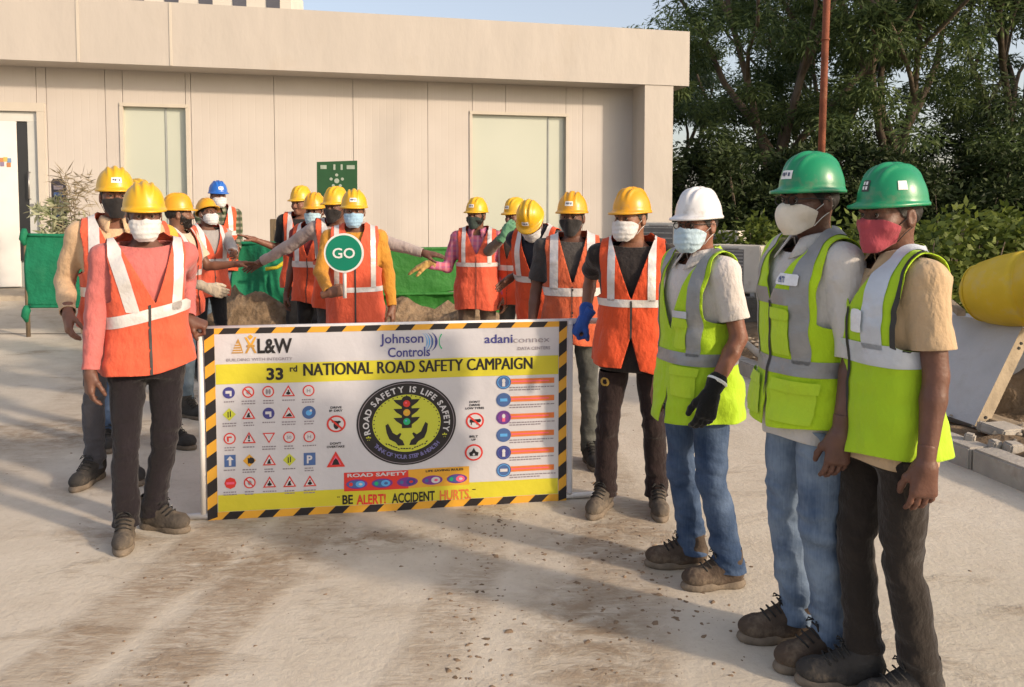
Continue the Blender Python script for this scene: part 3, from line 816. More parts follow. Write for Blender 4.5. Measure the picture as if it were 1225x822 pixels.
    if helmet:
        hm = link("helmet", helmet_mesh(helmet[1], helmet[0]), rt)
        hm.matrix_local = MH @ Euler((tilt, 0, 0), 'XYZ').to_matrix().to_4x4()
        hm["label"] = helmet[0] + " hard hat"
        if sticker:
            t0, t1, p0, p1 = (-0.28, 0.28, 0.30, 0.56)
            if sticker == 'side': t0, t1 = 0.15, 0.62
            Vp, Fp = helmet_patch(t0, t1, p0, p1)
            if sticker == 'black':
                Vp, Fp = helmet_patch(-0.16, 0.16, 0.34, 0.66); mk("sticker", Vp, Fp, mat("dark sticker", (0.05, 0.055, 0.05), 0.5), hm, True)
                for a_, b_ in ((-0.10, -0.02), (0.02, 0.10)):
                    for c_, d_ in ((0.39, 0.48), (0.52, 0.61)):
                        Vq, Fq = helmet_patch(a_, b_, c_, d_, 0.0040, 3); mk("sticker_mark", Vq, Fq, M_STICK, hm, True)
                Vq, Fq = helmet_patch(1.05, 1.32, 0.36, 0.62); mk("sticker", Vq, Fq, M_STICK, hm, True)
            else:
                mk("sticker", Vp, Fp, M_STICK, hm, True)
                for i in range(4):
                    u = t0 + (t1 - t0) * (0.14 + 0.19 * i); Vq, Fq = helmet_patch(u, u + (t1 - t0) * (0.13 if i != 2 else 0.07), p0 + (p1 - p0) * (0.3 if i % 2 else 0.4), p0 + (p1 - p0) * 0.72, 0.0040, 2)
                    mk("sticker_mark", Vq, Fq, M_INK, hm, True)
    PEOPLE.append(rt)
    return rt, MH, MT, arm
# ------------------------------------------------------------------ ground, road, kerb
def rise(y):                                                            # the yard climbs a little towards the cabin
    t = max(0.0, min(1.0, (y - 9.2) / 3.6)); return 0.27 * t * t * (3 - 2 * t)
def kx(y): return 2.77 - 0.2157 * (y - 4.98)                            # kerb line (road side face)
def node_ground():
    m, n, l, b = _new("dusty concrete")
    tc = n.new("ShaderNodeTexCoord"); P = tc.outputs["Object"]
    sx = n.new("ShaderNodeSeparateXYZ"); l.new(P, sx.inputs[0])
    def noise(sc, det=6, rough=0.55, st=None, dist=0.0):
        q = n.new("ShaderNodeTexNoise"); q.inputs["Scale"].default_value = sc; q.inputs["Detail"].default_value = det; q.inputs["Roughness"].default_value = rough; q.inputs["Distortion"].default_value = dist
        if st:
            mp = n.new("ShaderNodeMapping"); mp.inputs[3].default_value = st; l.new(P, mp.inputs[0]); l.new(mp.outputs[0], q.inputs["Vector"])
        else: l.new(P, q.inputs["Vector"])
        return q.outputs[0]
    def ramp(s, a, c, lo=(0, 0, 0), hi=(1, 1, 1)):
        r = n.new("ShaderNodeValToRGB"); r.color_ramp.elements[0].position = a; r.color_ramp.elements[1].position = c
        r.color_ramp.elements[0].color = tuple(lo) + (1,); r.color_ramp.elements[1].color = tuple(hi) + (1,); l.new(s, r.inputs[0]); return r.outputs[0]
    def math_(op, a, c=None, v=None):
        q = n.new("ShaderNodeMath"); q.operation = op; l.new(a, q.inputs[0])
        if c is not None: l.new(c, q.inputs[1])
        elif v is not None: q.inputs[1].default_value = v
        return q.outputs[0]
    def mix(f, a, c):
        q = n.new("ShaderNodeMixRGB"); l.new(f, q.inputs[0])
        for i, v in ((1, a), (2, c)):
            if isinstance(v, tuple): q.inputs[i].default_value = v + (1,)
            else: l.new(v, q.inputs[i])
        return q.outputs[0]
    base = ramp(noise(0.55, 8), 0.3, 0.72, (0.50, 0.450, 0.370), (0.64, 0.580, 0.485))
    base = mix(math_('MULTIPLY', ramp(noise(5, 8, 0.7), 0.42, 0.75), v=0.45), base, (0.43, 0.365, 0.28))
    base = mix(math_('MULTIPLY', ramp(noise(38, 3, 0.7), 0.55, 0.8), v=0.35), base, (0.30, 0.245, 0.18))
    # wheel tracks running away from the camera: (x, half width)
    wob = math_('ADD', math_('MULTIPLY', math_('SUBTRACT', noise(0.8, 3), v=0.5), v=0.16), math_('MULTIPLY', math_('MULTIPLY', math_('SUBTRACT', sx.outputs[1], v=4.3), math_('SUBTRACT', sx.outputs[1], v=4.3)), v=0.07))
    xx = math_('ADD', sx.outputs[0], wob); tot = None
    for x0, hw, amt in ((-1.42, 0.15, 1.0), (-1.02, 0.15, 0.95), (-0.13, 0.13, 0.8), (0.55, 0.2, 0.75), (-3.2, 0.3, 0.5)):
        d = math_('ABSOLUTE', math_('SUBTRACT', xx, v=x0)); d = ramp(d, hw * 0.75, hw * 1.25, (amt,) * 3, (0, 0, 0))
        tot = d if tot is None else math_('MAXIMUM', tot, d)
    tread = noise(1, 4, 0.7, (10, 40, 1), 1.0)
    trk = math_('MULTIPLY', tot, ramp(tread, 0.38, 0.62))
    trk = math_('MULTIPLY', trk, ramp(noise(2.2, 6, .65), 0.33, 0.55))
    trk = math_('MULTIPLY', trk, ramp(sx.outputs[1], 0.0, 0.001, (1,) * 3, (1,) * 3))
    soft = math_('MULTIPLY', tot, ramp(noise(3.5, 6), 0.3, 0.7)); soft = math_('MULTIPLY', soft, v=0.5)
    base = mix(soft, base, (0.33, 0.26, 0.18))
    base = mix(math_('MULTIPLY', trk, v=0.75), base, (0.27, 0.20, 0.135))
    # mud smears lying across the yard
    sm = math_('MULTIPLY', ramp(noise(1, 9, 0.72, (1.4, 3.0, 1), 0.3), 0.53, 0.66), ramp(noise(0.9, 4), 0.42, 0.60))
    base = mix(math_('MULTIPLY', sm, v=0.75), base, (0.28, 0.205, 0.135))
    # trodden mud left in a few places: (x, y, radius x, radius y)
    zone = None
    for x0, y0, ax_, ay_ in ((0.52, 3.75, 0.55, 0.45), (-0.75, 3.78, 0.75, 0.22), (0.30, 2.9, 0.35, 0.8), (-1.2, 3.5, 0.6, 0.35), (-3.1, 5.6, 1.3, 0.5), (-2.6, 6.8, 1.4, 0.3)):
        dx = math_('MULTIPLY', math_('SUBTRACT', sx.outputs[0], v=x0), v=1 / ax_); dy = math_('MULTIPLY', math_('SUBTRACT', sx.outputs[1], v=y0), v=1 / ay_)
        dd = math_('SQRT', math_('ADD', math_('MULTIPLY', dx, dx), math_('MULTIPLY', dy, dy))); q = ramp(dd, 0.2, 1.25, (1, 1, 1), (0, 0, 0))
        zone = q if zone is None else math_('MAXIMUM', zone, q)
    md = math_('MULTIPLY', zone, ramp(noise(1, 9, 0.74, (6.0, 9.0, 1), 0.3), 0.44, 0.60))
    base = mix(math_('MULTIPLY', md, v=0.85), base, mix(noise(17, 5, .7), (0.20, 0.14, 0.09), (0.40, 0.30, 0.20)))
    l.new(base, b.inputs["Base Color"]); b.inputs["Roughness"].default_value = 0.92; b.inputs["Specular IOR Level"].default_value = 0.2
    hsum = math_('ADD', math_('MULTIPLY', noise(30, 6, 0.7), v=0.5), math_('MULTIPLY', math_('MULTIPLY', tot, tread), v=0.45))
    hsum = math_('ADD', hsum, math_('MULTIPLY', sm, v=0.6)); hsum = math_('ADD', hsum, math_('MULTIPLY', math_('MULTIPLY', md, noise(24, 6, .7)), v=1.8))
    bp = n.new("ShaderNodeBump"); bp.inputs["Strength"].default_value = 0.55; bp.inputs["Distance"].default_value = 0.022
    l.new(hsum, bp.inputs["Height"]); l.new(bp.outputs[0], b.inputs["Normal"])
    return m
M_ROAD = node_ground()
M_SOIL = mat("brown soil", (0.16, 0.115, 0.075), 0.95, 0.4, 3.0, 0.9, 9, 0, 0.1, dirt=(0.28, 0.22, 0.15), dirt_amt=0.2, dirt_scale=5)
M_GRASSG = mat("scrub ground", (0.085, 0.080, 0.035), 0.95, 0.5, 0.9, 0.8, 6, 0, 0.1, dirt=(0.06, 0.10, 0.03), dirt_amt=0.4, dirt_scale=0.6)
M_KERB = mat("kerb concrete", (0.36, 0.335, 0.30), 0.9, 0.15, 6, 0.4, 45, 0, 0.2, dirt=(0.19, 0.155, 0.115), dirt_amt=0.15, dirt_scale=5)
g = 400.0
ys = [-60, 9.2, 10.1, 11, 11.9, 12.8, 16, 40, g]
V = [(x, y, rise(y) - 0.03) for y in ys for x in (-g, g)]
tag(mk("ground", V, [(2 * i, 2 * i + 1, 2 * i + 3, 2 * i + 2) for i in range(len(ys) - 1)], M_GRASSG, None, True), kind="structure")
ys = [-8, 0, 4.98, 9.2, 9.8, 10.4, 11, 11.6, 12.2, 12.8, 17.0]
V = []; F = []
for y in ys: V += [(-40, y, rise(y)), (kx(min(y, 9.5)) + 0.02, y, rise(y))]
tag(mk("concrete_yard", V, [(2 * i, 2 * i + 1, 2 * i + 3, 2 * i + 2) for i in range(len(ys) - 1)], M_ROAD, None, True), kind="structure")
# joint in the slab by the cabin
mk("slab_joint", [(-14, 9.86, rise(9.86) + .004), (-2.2, 9.92, rise(9.92) + .004), (-2.2, 9.96, rise(9.96) + .004), (-14, 9.90, rise(9.9) + .004)], [(0, 1, 2, 3)], mat("joint tar", (0.12, 0.10, 0.08), 0.9))["kind"] = "structure"
kerb = empty("kerb", (kx(2), 2, 0)); tag(kerb, kind="structure")
ka = math.atan2(-(kx(3) - kx(2)), 1)
kb = [mesh("kerb_stone", b_.V, b_.F, M_KERB) for b_ in [MB().box((0, 0.004, -0.1), (0.17, 0.486, 0.135), bev=0.012)]][0]
y = 2.4; i = 0
while y < 9.4:
    o = link("kerb_stone", kb, kerb, Vector((kx(y) + rng.uniform(-.004, .004) - kx(2), y - 2, rng.uniform(-.004, .004))), (0, 0, ka + R(rng.uniform(-.7, .7)))); y += 0.49 * math.cos(ka)
# soil strip behind the kerb, uneven
nx_, ny_ = 60, 90; xs = np.linspace(0.10, 9, nx_); yy = np.linspace(2.0, 12.5, ny_)
X, Y = np.meshgrid(xs, yy); XW = X + np.vectorize(kx)(Y); Pn = np.stack([XW * 1.6, Y * 1.6, 0 * X], -1)
Z = 0.105 + 0.055 * fbm(Pn, 4) * np.clip(X / 0.4, 0, 1) + 0.03 * fbm(Pn * 5, 2) * np.clip(X / 0.3, 0, 1)
V = np.stack([XW, Y, Z], -1).reshape(-1, 3)
F = np.array([(j * nx_ + i, j * nx_ + i + 1, (j + 1) * nx_ + i + 1, (j + 1) * nx_ + i) for j in range(ny_ - 1) for i in range(nx_ - 1)])
tag(mk("soil_bank", V, F, M_SOIL, None, True), kind="structure")

# ------------------------------------------------------------------ cabin building
YAW = R(13.5); W0 = Vector((-8.1, 13.0, 0)); WD = Vector((math.cos(YAW), math.sin(YAW), 0)); WN = Vector((math.sin(YAW), -math.cos(YAW), 0))
OV = 0.62                                                               # how far fascia and end wall stand proud of the wall
def wall_hit(px, py, off=0.0):
    """(metres along the wall, height) where a pixel meets the plane 'off' in front of the wall"""
    d = ray(px, py); o = Vector((0, 0, CAMH)); p0 = W0 + WN * off
    t = (p0 - o).dot(WN) / d.dot(WN); p = o + d * t
    return (p - W0).dot(WD), p.z
cab = empty("cabin_building", W0, YAW)
tag(cab, "long cream panelled site cabin with deep fascia and end wall", "building")
M_PANEL = None
def node_panel():
    m, n, l, b = _new("cream wall panel")
    tc = n.new("ShaderNodeTexCoord"); sx = n.new("ShaderNodeSeparateXYZ"); l.new(tc.outputs["Object"], sx.inputs[0])
    mu = n.new("ShaderNodeMath"); mu.operation = 'MULTIPLY'; mu.inputs[1].default_value = 8.0; l.new(sx.outputs[0], mu.inputs[0])
    fr = n.new("ShaderNodeMath"); fr.operation = 'FRACT'; l.new(mu.outputs[0], fr.inputs[0])
    rp = n.new("ShaderNodeValToRGB"); e = rp.color_ramp.elements; e[0].position = 0; e[0].color = (0, 0, 0, 1); e[1].position = 0.10; e[1].color = (1, 1, 1, 1)
    q = e.new(0.9); q.color = (1, 1, 1, 1); q = e.new(1.0); q.color = (0, 0, 0, 1)
    l.new(fr.outputs[0], rp.inputs[0])
    nz = n.new("ShaderNodeTexNoise"); nz.inputs["Scale"].default_value = 1.2; nz.inputs["Detail"].default_value = 6; l.new(tc.outputs["Object"], nz.inputs["Vector"])
    r2 = n.new("ShaderNodeValToRGB"); r2.color_ramp.elements[0].position = 0.3; r2.color_ramp.elements[1].position = 0.75
    r2.color_ramp.elements[0].color = (0.455, 0.415, 0.38, 1); r2.color_ramp.elements[1].color = (0.505, 0.465, 0.43, 1)
    l.new(nz.outputs[0], r2.inputs[0]); l.new(r2.outputs[0], b.inputs["Base Color"]); b.inputs["Roughness"].default_value = 0.55
    bp = n.new("ShaderNodeBump"); bp.inputs["Strength"].default_value = 0.2; bp.inputs["Distance"].default_value = 0.005
    l.new(rp.outputs[0], bp.inputs["Height"]); l.new(bp.outputs[0], b.inputs["Normal"])
    return m
M_PANEL = node_panel()
M_FASC = mat("cream fascia", (0.44, 0.402, 0.362), 0.55, 0.045, 1.5, 0.08, 3, 0, 0.4, dirt=(0.40, 0.345, 0.285), dirt_amt=0.10, dirt_scale=0.9, stretch=(1, 1, .4))
M_TRIM = mat("cream trim", (0.50, 0.455, 0.39), 0.5, 0.04, 3)
M_BASE = mat("plinth concrete", (0.30, 0.25, 0.19), 0.9, 0.2, 3, 0.3, 20)
M_GLASSW = None
def node_pane():
    m, n, l, b = _new("frosted window pane")
    b.inputs["Base Color"].default_value = (0.46, 0.49, 0.42, 1); b.inputs["Roughness"].default_value = 0.16; b.inputs["Specular IOR Level"].default_value = 0.7
    tc = n.new("ShaderNodeTexCoord"); nz = n.new("ShaderNodeTexNoise"); nz.inputs["Scale"].default_value = 0.7; l.new(tc.outputs["Object"], nz.inputs["Vector"])
    rp = n.new("ShaderNodeValToRGB"); rp.color_ramp.elements[0].color = (0.40, 0.43, 0.37, 1); rp.color_ramp.elements[1].color = (0.50, 0.52, 0.45, 1)
    l.new(nz.outputs[0], rp.inputs[0]); l.new(rp.outputs[0], b.inputs["Base Color"]); return m
M_GLASSW = node_pane()
M_FRAMEW = mat("grey window frame", (0.30, 0.32, 0.31), 0.5, 0.08, 5)
BASEZ = 0.30
u_r_in, _ = wall_hit(772, 110, OV); u_r_out, _ = wall_hit(806, 110, OV); _, zf0 = wall_hit(400, 86.5, OV); _, zf1 = wall_hit(590, 24.5, OV); u_end, _ = wall_hit(825.5, 60, OV + 0.02)
zsoff = zf0
L0 = -7.0
# openings (u0, u1, z0, z1) in the wall
def rect(x0, y0, x1, y1, zb=None):
    u0, za = wall_hit(x0, y0); u1, _ = wall_hit(x1, y0); _, zb2 = wall_hit(x0, y1); return (u0, u1, zb if zb is not None else zb2, za)
OPEN = [rect(147, 127, 222, 262, 1.10), rect(565, 136.5, 677, 262, 1.10), (wall_hit(-70, 130)[0], wall_hit(44, 130)[0], BASEZ + 0.02, wall_hit(20, 133)[1])]
# wall panels between the seams, cut round the openings
seams = [L0] + [wall_hit(x, 200)[0] for x in (-60, 58, 128, 230, 329, 423, 512, 605, 697)] + [u_r_in + 0.6]
def wall_piece(u0, u1, z0, z1):
    b = MB().box((u0 + 0.004, 0, z0), (u1 - 0.004, 0.10, z1)); b.build("wall_panel", M_PANEL, cab)
for a, c in zip(seams[:-1], seams[1:]):
    cuts = sorted([(max(a, o[0]), min(c, o[1]), o) for o in OPEN if o[0] < c and o[1] > a])
    cur = a
    for x0, x1, o in cuts:
        if x0 > cur + 0.01: wall_piece(cur, x0, BASEZ, zsoff)
        wall_piece(x0, x1, o[3], zsoff)
        if o[2] > BASEZ + 0.05: wall_piece(x0, x1, BASEZ, o[2])
        cur = x1
    if c > cur + 0.01: wall_piece(cur, c, BASEZ, zsoff)
MB().box((L0, 0.102, BASEZ), (u_end - 0.2, 0.16, zsoff)).build("wall_backing", M_FRAMEW, cab)
MB().box((L0, -OV, zf0), (u_end, 5.0, zf1)).build("fascia", M_FASC, cab)
for px in (92, 203):
    u, _ = wall_hit(px, 60, OV); MB().box((u, -OV - 0.012, zf0 + .004), (u + 0.035, -OV + .01, zf1 - .004)).build("fascia_joint", M_TRIM, cab)
MB().box((u_r_in, -OV + 0.02, BASEZ - .1), (u_r_out, 4.8, zf0 + .01)).build("end_wall", M_FASC, cab)
MB().box((L0, -0.03, -0.1), (u_r_in - .002, 0.3, BASEZ)).build("plinth", M_BASE, cab)
for o in OPEN[:2]:
    wi = empty("window", (0, 0, 0)); wi.parent = cab
    MB().box((o[0] - .05, -0.025, o[3] - .001), (o[1] + .05, .101, o[3] + .055)).build("trim", M_TRIM, wi)
    for q, sgn in ((o[0], -1), (o[1], 1)): MB().box((min(q, q + sgn * .055), -0.02, o[2] - .05), (max(q, q + sgn * .055), .101, o[3] - .002)).build("trim", M_TRIM, wi)
    MB().box((o[0] + .002, -0.03, o[2] - .05), (o[1] - .002, .101, o[2])).build("sill", M_TRIM, wi)
    MB().box((o[0], 0.085, o[2]), (o[1], .099, o[3])).build("pane", M_GLASSW, wi)
    MB().box((o[1] - .34, 0.070, o[2]), (o[1] - .31, .084, o[3])).build("sash_bar", M_FRAMEW, wi)
# door at the left edge: frame, white leaf with a sticker, glazed side strip, pull handle
o = OPEN[2]; dr = empty("door"); dr.parent = cab
MB().box((o[0] - .10, -0.03, o[3]), (o[1] + .12, .1, o[3] + .14)).box((o[1], -0.028, BASEZ), (o[1] + .118, .1, o[3] - .002)).build("door_frame", M_TRIM, dr)
ul, _ = wall_hit(20, 200); ur, _ = wall_hit(33, 200)
MB().box((o[0], 0.03, BASEZ + .02), (ul, .08, o[3] - .16), bev=.006).build("door_leaf", mat("white door", (0.74, 0.72, 0.68), 0.4, 0.03, 4), dr)
MB().box((ul + .004, 0.04, BASEZ + .45), (ur, .085, o[3] - .18)).build("dark_glass", mat("dark glass", (0.03, 0.032, 0.035), 0.12, 0.1, 2), dr)
MB().box((ur + .004, 0.03, BASEZ + .02), (o[1] - .002, .08, o[3] - .16)).build("side_leaf", mat("grey door leaf", (0.48, 0.49, 0.47), 0.4, 0.05, 4), dr)
MB().box((o[0], 0.035, o[3] - .158), (o[1] - .002, .08, o[3] - .002)).build("transom", mat("transom", (0.55, 0.55, 0.52), 0.4, 0.05, 4), dr)
hx, hz0 = wall_hit(36, 238); _, hz1 = wall_hit(36, 206)
MB().tube([(hx, 0.03, hz0), (hx, -.03, hz0), (hx, -.03, hz1), (hx, .03, hz1)], .011, 8).build("pull_handle", mat("steel", (0.35, 0.34, 0.33), 0.35, 0.1, 8, metal=0.8), dr, True)
MB().box((hx - .01, 0.012, hz0 - .14), (hx + .05, 0.03, hz0 - .08), bev=.006).build("lock", MATS["steel"], dr)
su, sz = wall_hit(6, 195)
sb = MB()
for i, (dx, dz, k) in enumerate(((-.06, .05, 0), (.0, .06, 1), (.055, .045, 2), (-.05, -.02, 3), (.045, -.03, 0))):
    sb.box((su + dx - .03, 0.022, sz + dz - .035), (su + dx + .03, 0.0285 + i * .0004, sz + dz + .035), k)
sb.build("sticker", [mat("sticker a", (0.45, 0.2, 0.08), .5), mat("sticker b", (0.5, 0.4, 0.1), .5), mat("sticker c", (0.15, 0.25, 0.4), .5), mat("sticker d", (0.25, 0.2, 0.3), .5)], dr)
MB().box((o[0] - .3, -1.25, 0.10), (o[1] + .45, -.031, BASEZ - .004), bev=.012).build("doorstep", mat("doorstep", (0.42, 0.36, 0.28), 0.9, 0.15, 4, 0.3, 25), cab)

# ------------------------------------------------------------------ far apartment block, only its top shows over the fascia
blk = empty("apartment_block", (-23, 92, 0), R(6)); tag(blk, "pale far apartment block rising behind the cabin roof", "building")
M_BLK = mat("pale render", (0.62, 0.58, 0.52), 0.8, 0.06, .3); M_BLKW = mat("block window", (0.10, 0.10, 0.12), 0.2, 0.2, .5)
MB().box((-36, 0, 0), (-2.2, 14, 26.6)).build("wall", M_BLK, blk)
MB().box((-18, 2, 26.6), (-2.6, 12, 28.2)).build("roof_storey", M_BLK, blk)
MB().box((-36.4, -.35, 26.2), (-1.9, 0, 26.62)).build("parapet", mat("block trim", (0.72, 0.69, 0.64), .8, .05, 1), blk)
wm = mesh("window", MB().box((0, -.08, 0), (1.5, .05, 1.5)).V, MB().box((0, -.08, 0), (1.5, .05, 1.5)).F, M_BLKW)
wm2 = mesh("balcony", MB().box((-.15, -.9, -.5), (1.9, -.02, .35)).V, MB().box((-.15, -.9, -.5), (1.9, -.02, .35)).F, M_BLK)
for i in range(9):
    for k in range(3):
        link("window", wm, blk, (-34.5 + i * 3.7, 0, 24.2 - 3.0 * k))
        if i % 3 == 1: link("balcony", wm2, blk, (-34.5 + i * 3.7, 0, 23.7 - 3.0 * k))
# ------------------------------------------------------------------ trees and shrubs
def leafmat(name, lo, hi, tr=0.3):
    m, n, l, b = _new(name)
    gi = n.new("ShaderNodeNewGeometry"); tc = n.new("ShaderNodeTexCoord")
    nz = n.new("ShaderNodeTexNoise"); nz.inputs["Scale"].default_value = 0.55; nz.inputs["Detail"].default_value = 3; l.new(tc.outputs["Object"], nz.inputs["Vector"])
    ad = n.new("ShaderNodeMath"); ad.operation = 'MULTIPLY_ADD'; ad.inputs[1].default_value = 0.45; l.new(gi.outputs["Random Per Island"], ad.inputs[0]); l.new(nz.outputs[0], ad.inputs[2])
    rp = n.new("ShaderNodeValToRGB"); rp.color_ramp.elements[0].position = 0.4; rp.color_ramp.elements[1].position = 0.95
    rp.color_ramp.elements[0].color = tuple(lo) + (1,); rp.color_ramp.elements[1].color = tuple(hi) + (1,); l.new(ad.outputs[0], rp.inputs[0])
    l.new(rp.outputs[0], b.inputs["Base Color"]); b.inputs["Roughness"].default_value = 0.6; b.inputs["Specular IOR Level"].default_value = 0.25
    t = n.new("ShaderNodeBsdfTranslucent"); l.new(rp.outputs[0], t.inputs[0]); mx = n.new("ShaderNodeMixShader"); mx.inputs[0].default_value = tr
    l.new(b.outputs[0], mx.inputs[1]); l.new(t.outputs[0], mx.inputs[2]); l.new(mx.outputs[0], n["Material Output"].inputs[0])
    return m
M_LEAF = leafmat("tree leaf", (0.028, 0.056, 0.022), (0.150, 0.205, 0.070), 0.38)
M_LEAF2 = leafmat("grey green leaf", (0.038, 0.070, 0.040), (0.160, 0.210, 0.100), 0.38)
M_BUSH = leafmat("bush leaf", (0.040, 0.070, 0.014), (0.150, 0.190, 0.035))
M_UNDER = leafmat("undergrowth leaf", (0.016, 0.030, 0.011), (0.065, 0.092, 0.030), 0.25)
M_BARK = mat("bark", (0.15, 0.115, 0.085), 0.9, 0.3, 6, 0.8, 22, stretch=(1, 1, .25))
def leaves(centres, radii, per, ln, wd, droop, seed, flat=0.6):
    """leaf blades (quads bent at the rib) thrown round clump centres"""
    r = np.random.default_rng(seed); C = np.repeat(centres, per, 0); n = len(C)
    d = r.normal(size=(n, 3)); d /= np.linalg.norm(d, axis=1)[:, None]; q = r.random(n) ** 0.45
    P = C + d * (q[:, None] * np.repeat(radii, per)[:, None]) * np.array([1, 1, flat])
    a = r.normal(size=(n, 3)); a[:, 2] = a[:, 2] * 0.5 - droop; a += d * 0.8; a /= np.linalg.norm(a, axis=1)[:, None]
    b = np.cross(a, r.normal(size=(n, 3))); b /= np.linalg.norm(b, axis=1)[:, None]
    L = ln * r.uniform(0.6, 1.3, n)[:, None]; W = wd * r.uniform(0.7, 1.3, n)[:, None]
    V = np.stack([P, P + a * L * 0.45 + b * W, P + a * L, P + a * L * 0.45 - b * W], 1).reshape(-1, 3)
    return V, np.arange(4 * n).reshape(-1, 4)
def tree(name, label, base, h, spread, seed, leaf, clumps=150, per=130, ln=0.30, wd=0.035, trunk=0.16, low=0.25, droop=0.7, lean=0.0):
    r = random.Random(seed); rt = empty(name, base); tag(rt, label, "tree", "trees behind the yard")
    b = MB(); tips = []
    def limb(p, d, L, rad, lvl):
        pts = [p]; rs = [rad]
        for k in range(4):
            d = (d + Vector((r.uniform(-.22, .22), r.uniform(-.22, .22), r.uniform(-.06, .14)))).normalized(); p = p + d * L / 4; pts.append(p); rs.append(rad * (1 - 0.14 * (k + 1)))
            if lvl > 0 and k >= 1 and r.random() < 0.8:
                sd_ = (d + Vector((r.uniform(-1, 1), r.uniform(-1, 1), r.uniform(-.1, .6)))).normalized(); limb(p, sd_, L * r.uniform(.5, .75), rad * .55, lvl - 1)
        tips.append(p); b.tube(pts, rs, 7 if lvl > 1 else 5, caps=False)
        if lvl == 0: tips.append(pts[2])
    d0 = Vector((lean, 0, 1)).normalized()
    b.tube([Vector((0, 0, -.2)), d0 * h * .12, d0 * h * .3 + Vector((r.uniform(-.1, .1), 0, 0))], [trunk * 1.25, trunk, trunk * .85], 9, caps=False)
    for k in range(5):
        a = 2 * math.pi * k / 5 + r.uniform(-.4, .4)
        limb(d0 * h * r.uniform(.2, .32), Vector((math.cos(a) * .55, math.sin(a) * .55, 1)).normalized(), h * r.uniform(.45, .62), trunk * .6, 2)
    b.build("trunk", M_BARK, rt, True)
    T_ = np.array([list(t) for t in tips]); nr = np.random.default_rng(seed)
    n2 = max(10, clumps - len(T_)); u = nr.normal(size=(n2, 3)); u /= np.linalg.norm(u, axis=1)[:, None]
    lump = 1 + 0.28 * np.sin(u[:, 0] * 5 + seed) * np.sin(u[:, 2] * 4 + seed * 2) + 0.12 * nr.normal(size=n2)
    E = u * (nr.uniform(.55, 1.0, n2) * lump)[:, None] * np.array([spread, spread, h * (1 - low) * .5]); E[:, 2] += h * (low + (1 - low) * .5)
    C = np.concatenate([T_, E]); rad = nr.uniform(.28, .80, len(C)) * (spread / 3.0) ** .5
    V, F = leaves(C, rad, per, ln, wd, droop, seed)
    mk("crown", V, F, leaf, rt)
    return rt
TREES = [(15.6 * .07 + 5.0, 18.5, 8.6, 3.1, 3, 0, "feathery dark tree close behind the cabin end wall"), (8.6, 18.0, 9.0, 3.5, 5, 0, "tall drooping dark tree behind the rusty pole"),
         (12.2, 19.5, 9.2, 3.6, 8, 1, "broad grey green tree beside the drooping dark tree"), (16.0, 18.5, 8.6, 3.5, 12, 0, "dense tree behind the yellow drum"),
         (9.8, 25.0, 7.6, 3.6, 17, 1, "pale tree standing behind the row of dark trees"), (20.5, 25.0, 9, 4.0, 21, 0, "big round tree at the far end of the row"),
         (5.6, 27.0, 6.0, 3.0, 23, 1, "far tree seen between the cabin roof and the dark trees")]
for x, y, h, sp, sd_, lf, lb in TREES:
    tree("broadleaf_tree", lb, (x, y, rise(y)), h, sp, sd_, (M_LEAF, M_LEAF2)[lf], clumps=150 if y < 22 else 80, per=290, ln=0.19, wd=0.019, trunk=0.17, low=0.16)
def shrub(label, base, w, h, seed, leaf, n=14, per=120, ln=0.16, wd=0.035, name="shrub", group="shrubs under the trees"):
    r = np.random.default_rng(seed); rt = empty(name, base); tag(rt, label, "shrub", group)
    b = MB(); C = []
    for k in range(n):
        a = r.uniform(0, 6.28); q = w * r.uniform(.1, 1) ** .6; t = Vector((math.cos(a) * q, math.sin(a) * q * .7, h * r.uniform(.35, 1.0)))
        b.tube([(t.x * .2, t.y * .2, -.05), (t.x * .7, t.y * .7, t.z * .5), t], [.018, .012, .006], 5); C.append(list(t)); C.append([t.x * .8, t.y * .8, t.z * .55])
    b.build("stem", M_BARK, rt, True)
    V, F = leaves(np.array(C), r.uniform(.18, .34, len(C)) * (h / 1.0) ** .4, per, ln, wd, 0.0, seed, .9); mk("foliage", V, F, leaf, rt)
    return rt
k = 0
for x, y, w_, h, lf in [(3.3, 16.6, 1.3, 2.3, 3), (5.0, 16.0, 1.4, 2.6, 3), (6.9, 16.2, 1.5, 2.6, 3), (8.8, 16.0, 1.5, 2.4, 3), (10.7, 16.2, 1.6, 2.7, 3), (12.9, 16.4, 1.6, 2.6, 3), (15.4, 16.6, 1.7, 2.8, 3), (18.0, 17, 1.8, 2.8, 3),
                        (4.4, 21, 2.0, 4.0, 3), (7.6, 21.5, 2.1, 4.2, 3), (10.9, 21.5, 2.2, 4.2, 3), (14.5, 22, 2.2, 4.4, 3), (18.5, 22, 2.4, 4.4, 3)]:
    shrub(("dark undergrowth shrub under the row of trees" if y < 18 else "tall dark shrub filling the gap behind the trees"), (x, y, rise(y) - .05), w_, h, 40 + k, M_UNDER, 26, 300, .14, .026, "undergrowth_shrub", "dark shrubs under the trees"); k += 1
for x, y, w_, h, lb in [(4.05, 9.5, .55, 1.35, "bright leafy bush behind the man in the khaki shirt"), (4.75, 9.2, .6, 1.42, "yellow green bush growing beside the yellow drum"), (5.6, 9.8, .6, 1.25, "low leafy bush behind the yellow drum"),
                        (6.6, 10.0, .7, 1.4, "leafy bush at the far end of the slab pile"), (2.9, 11.8, .4, .9, "thin dry weed bush beside the outdoor unit"), (3.6, 11.6, .4, 1.1, "leafy weed between the outdoor unit and the bushes")]:
    shrub(lb, (x, y, rise(y) + .06), w_, h, 70 + k, M_BUSH, 16, 70, .12, .030); k += 1
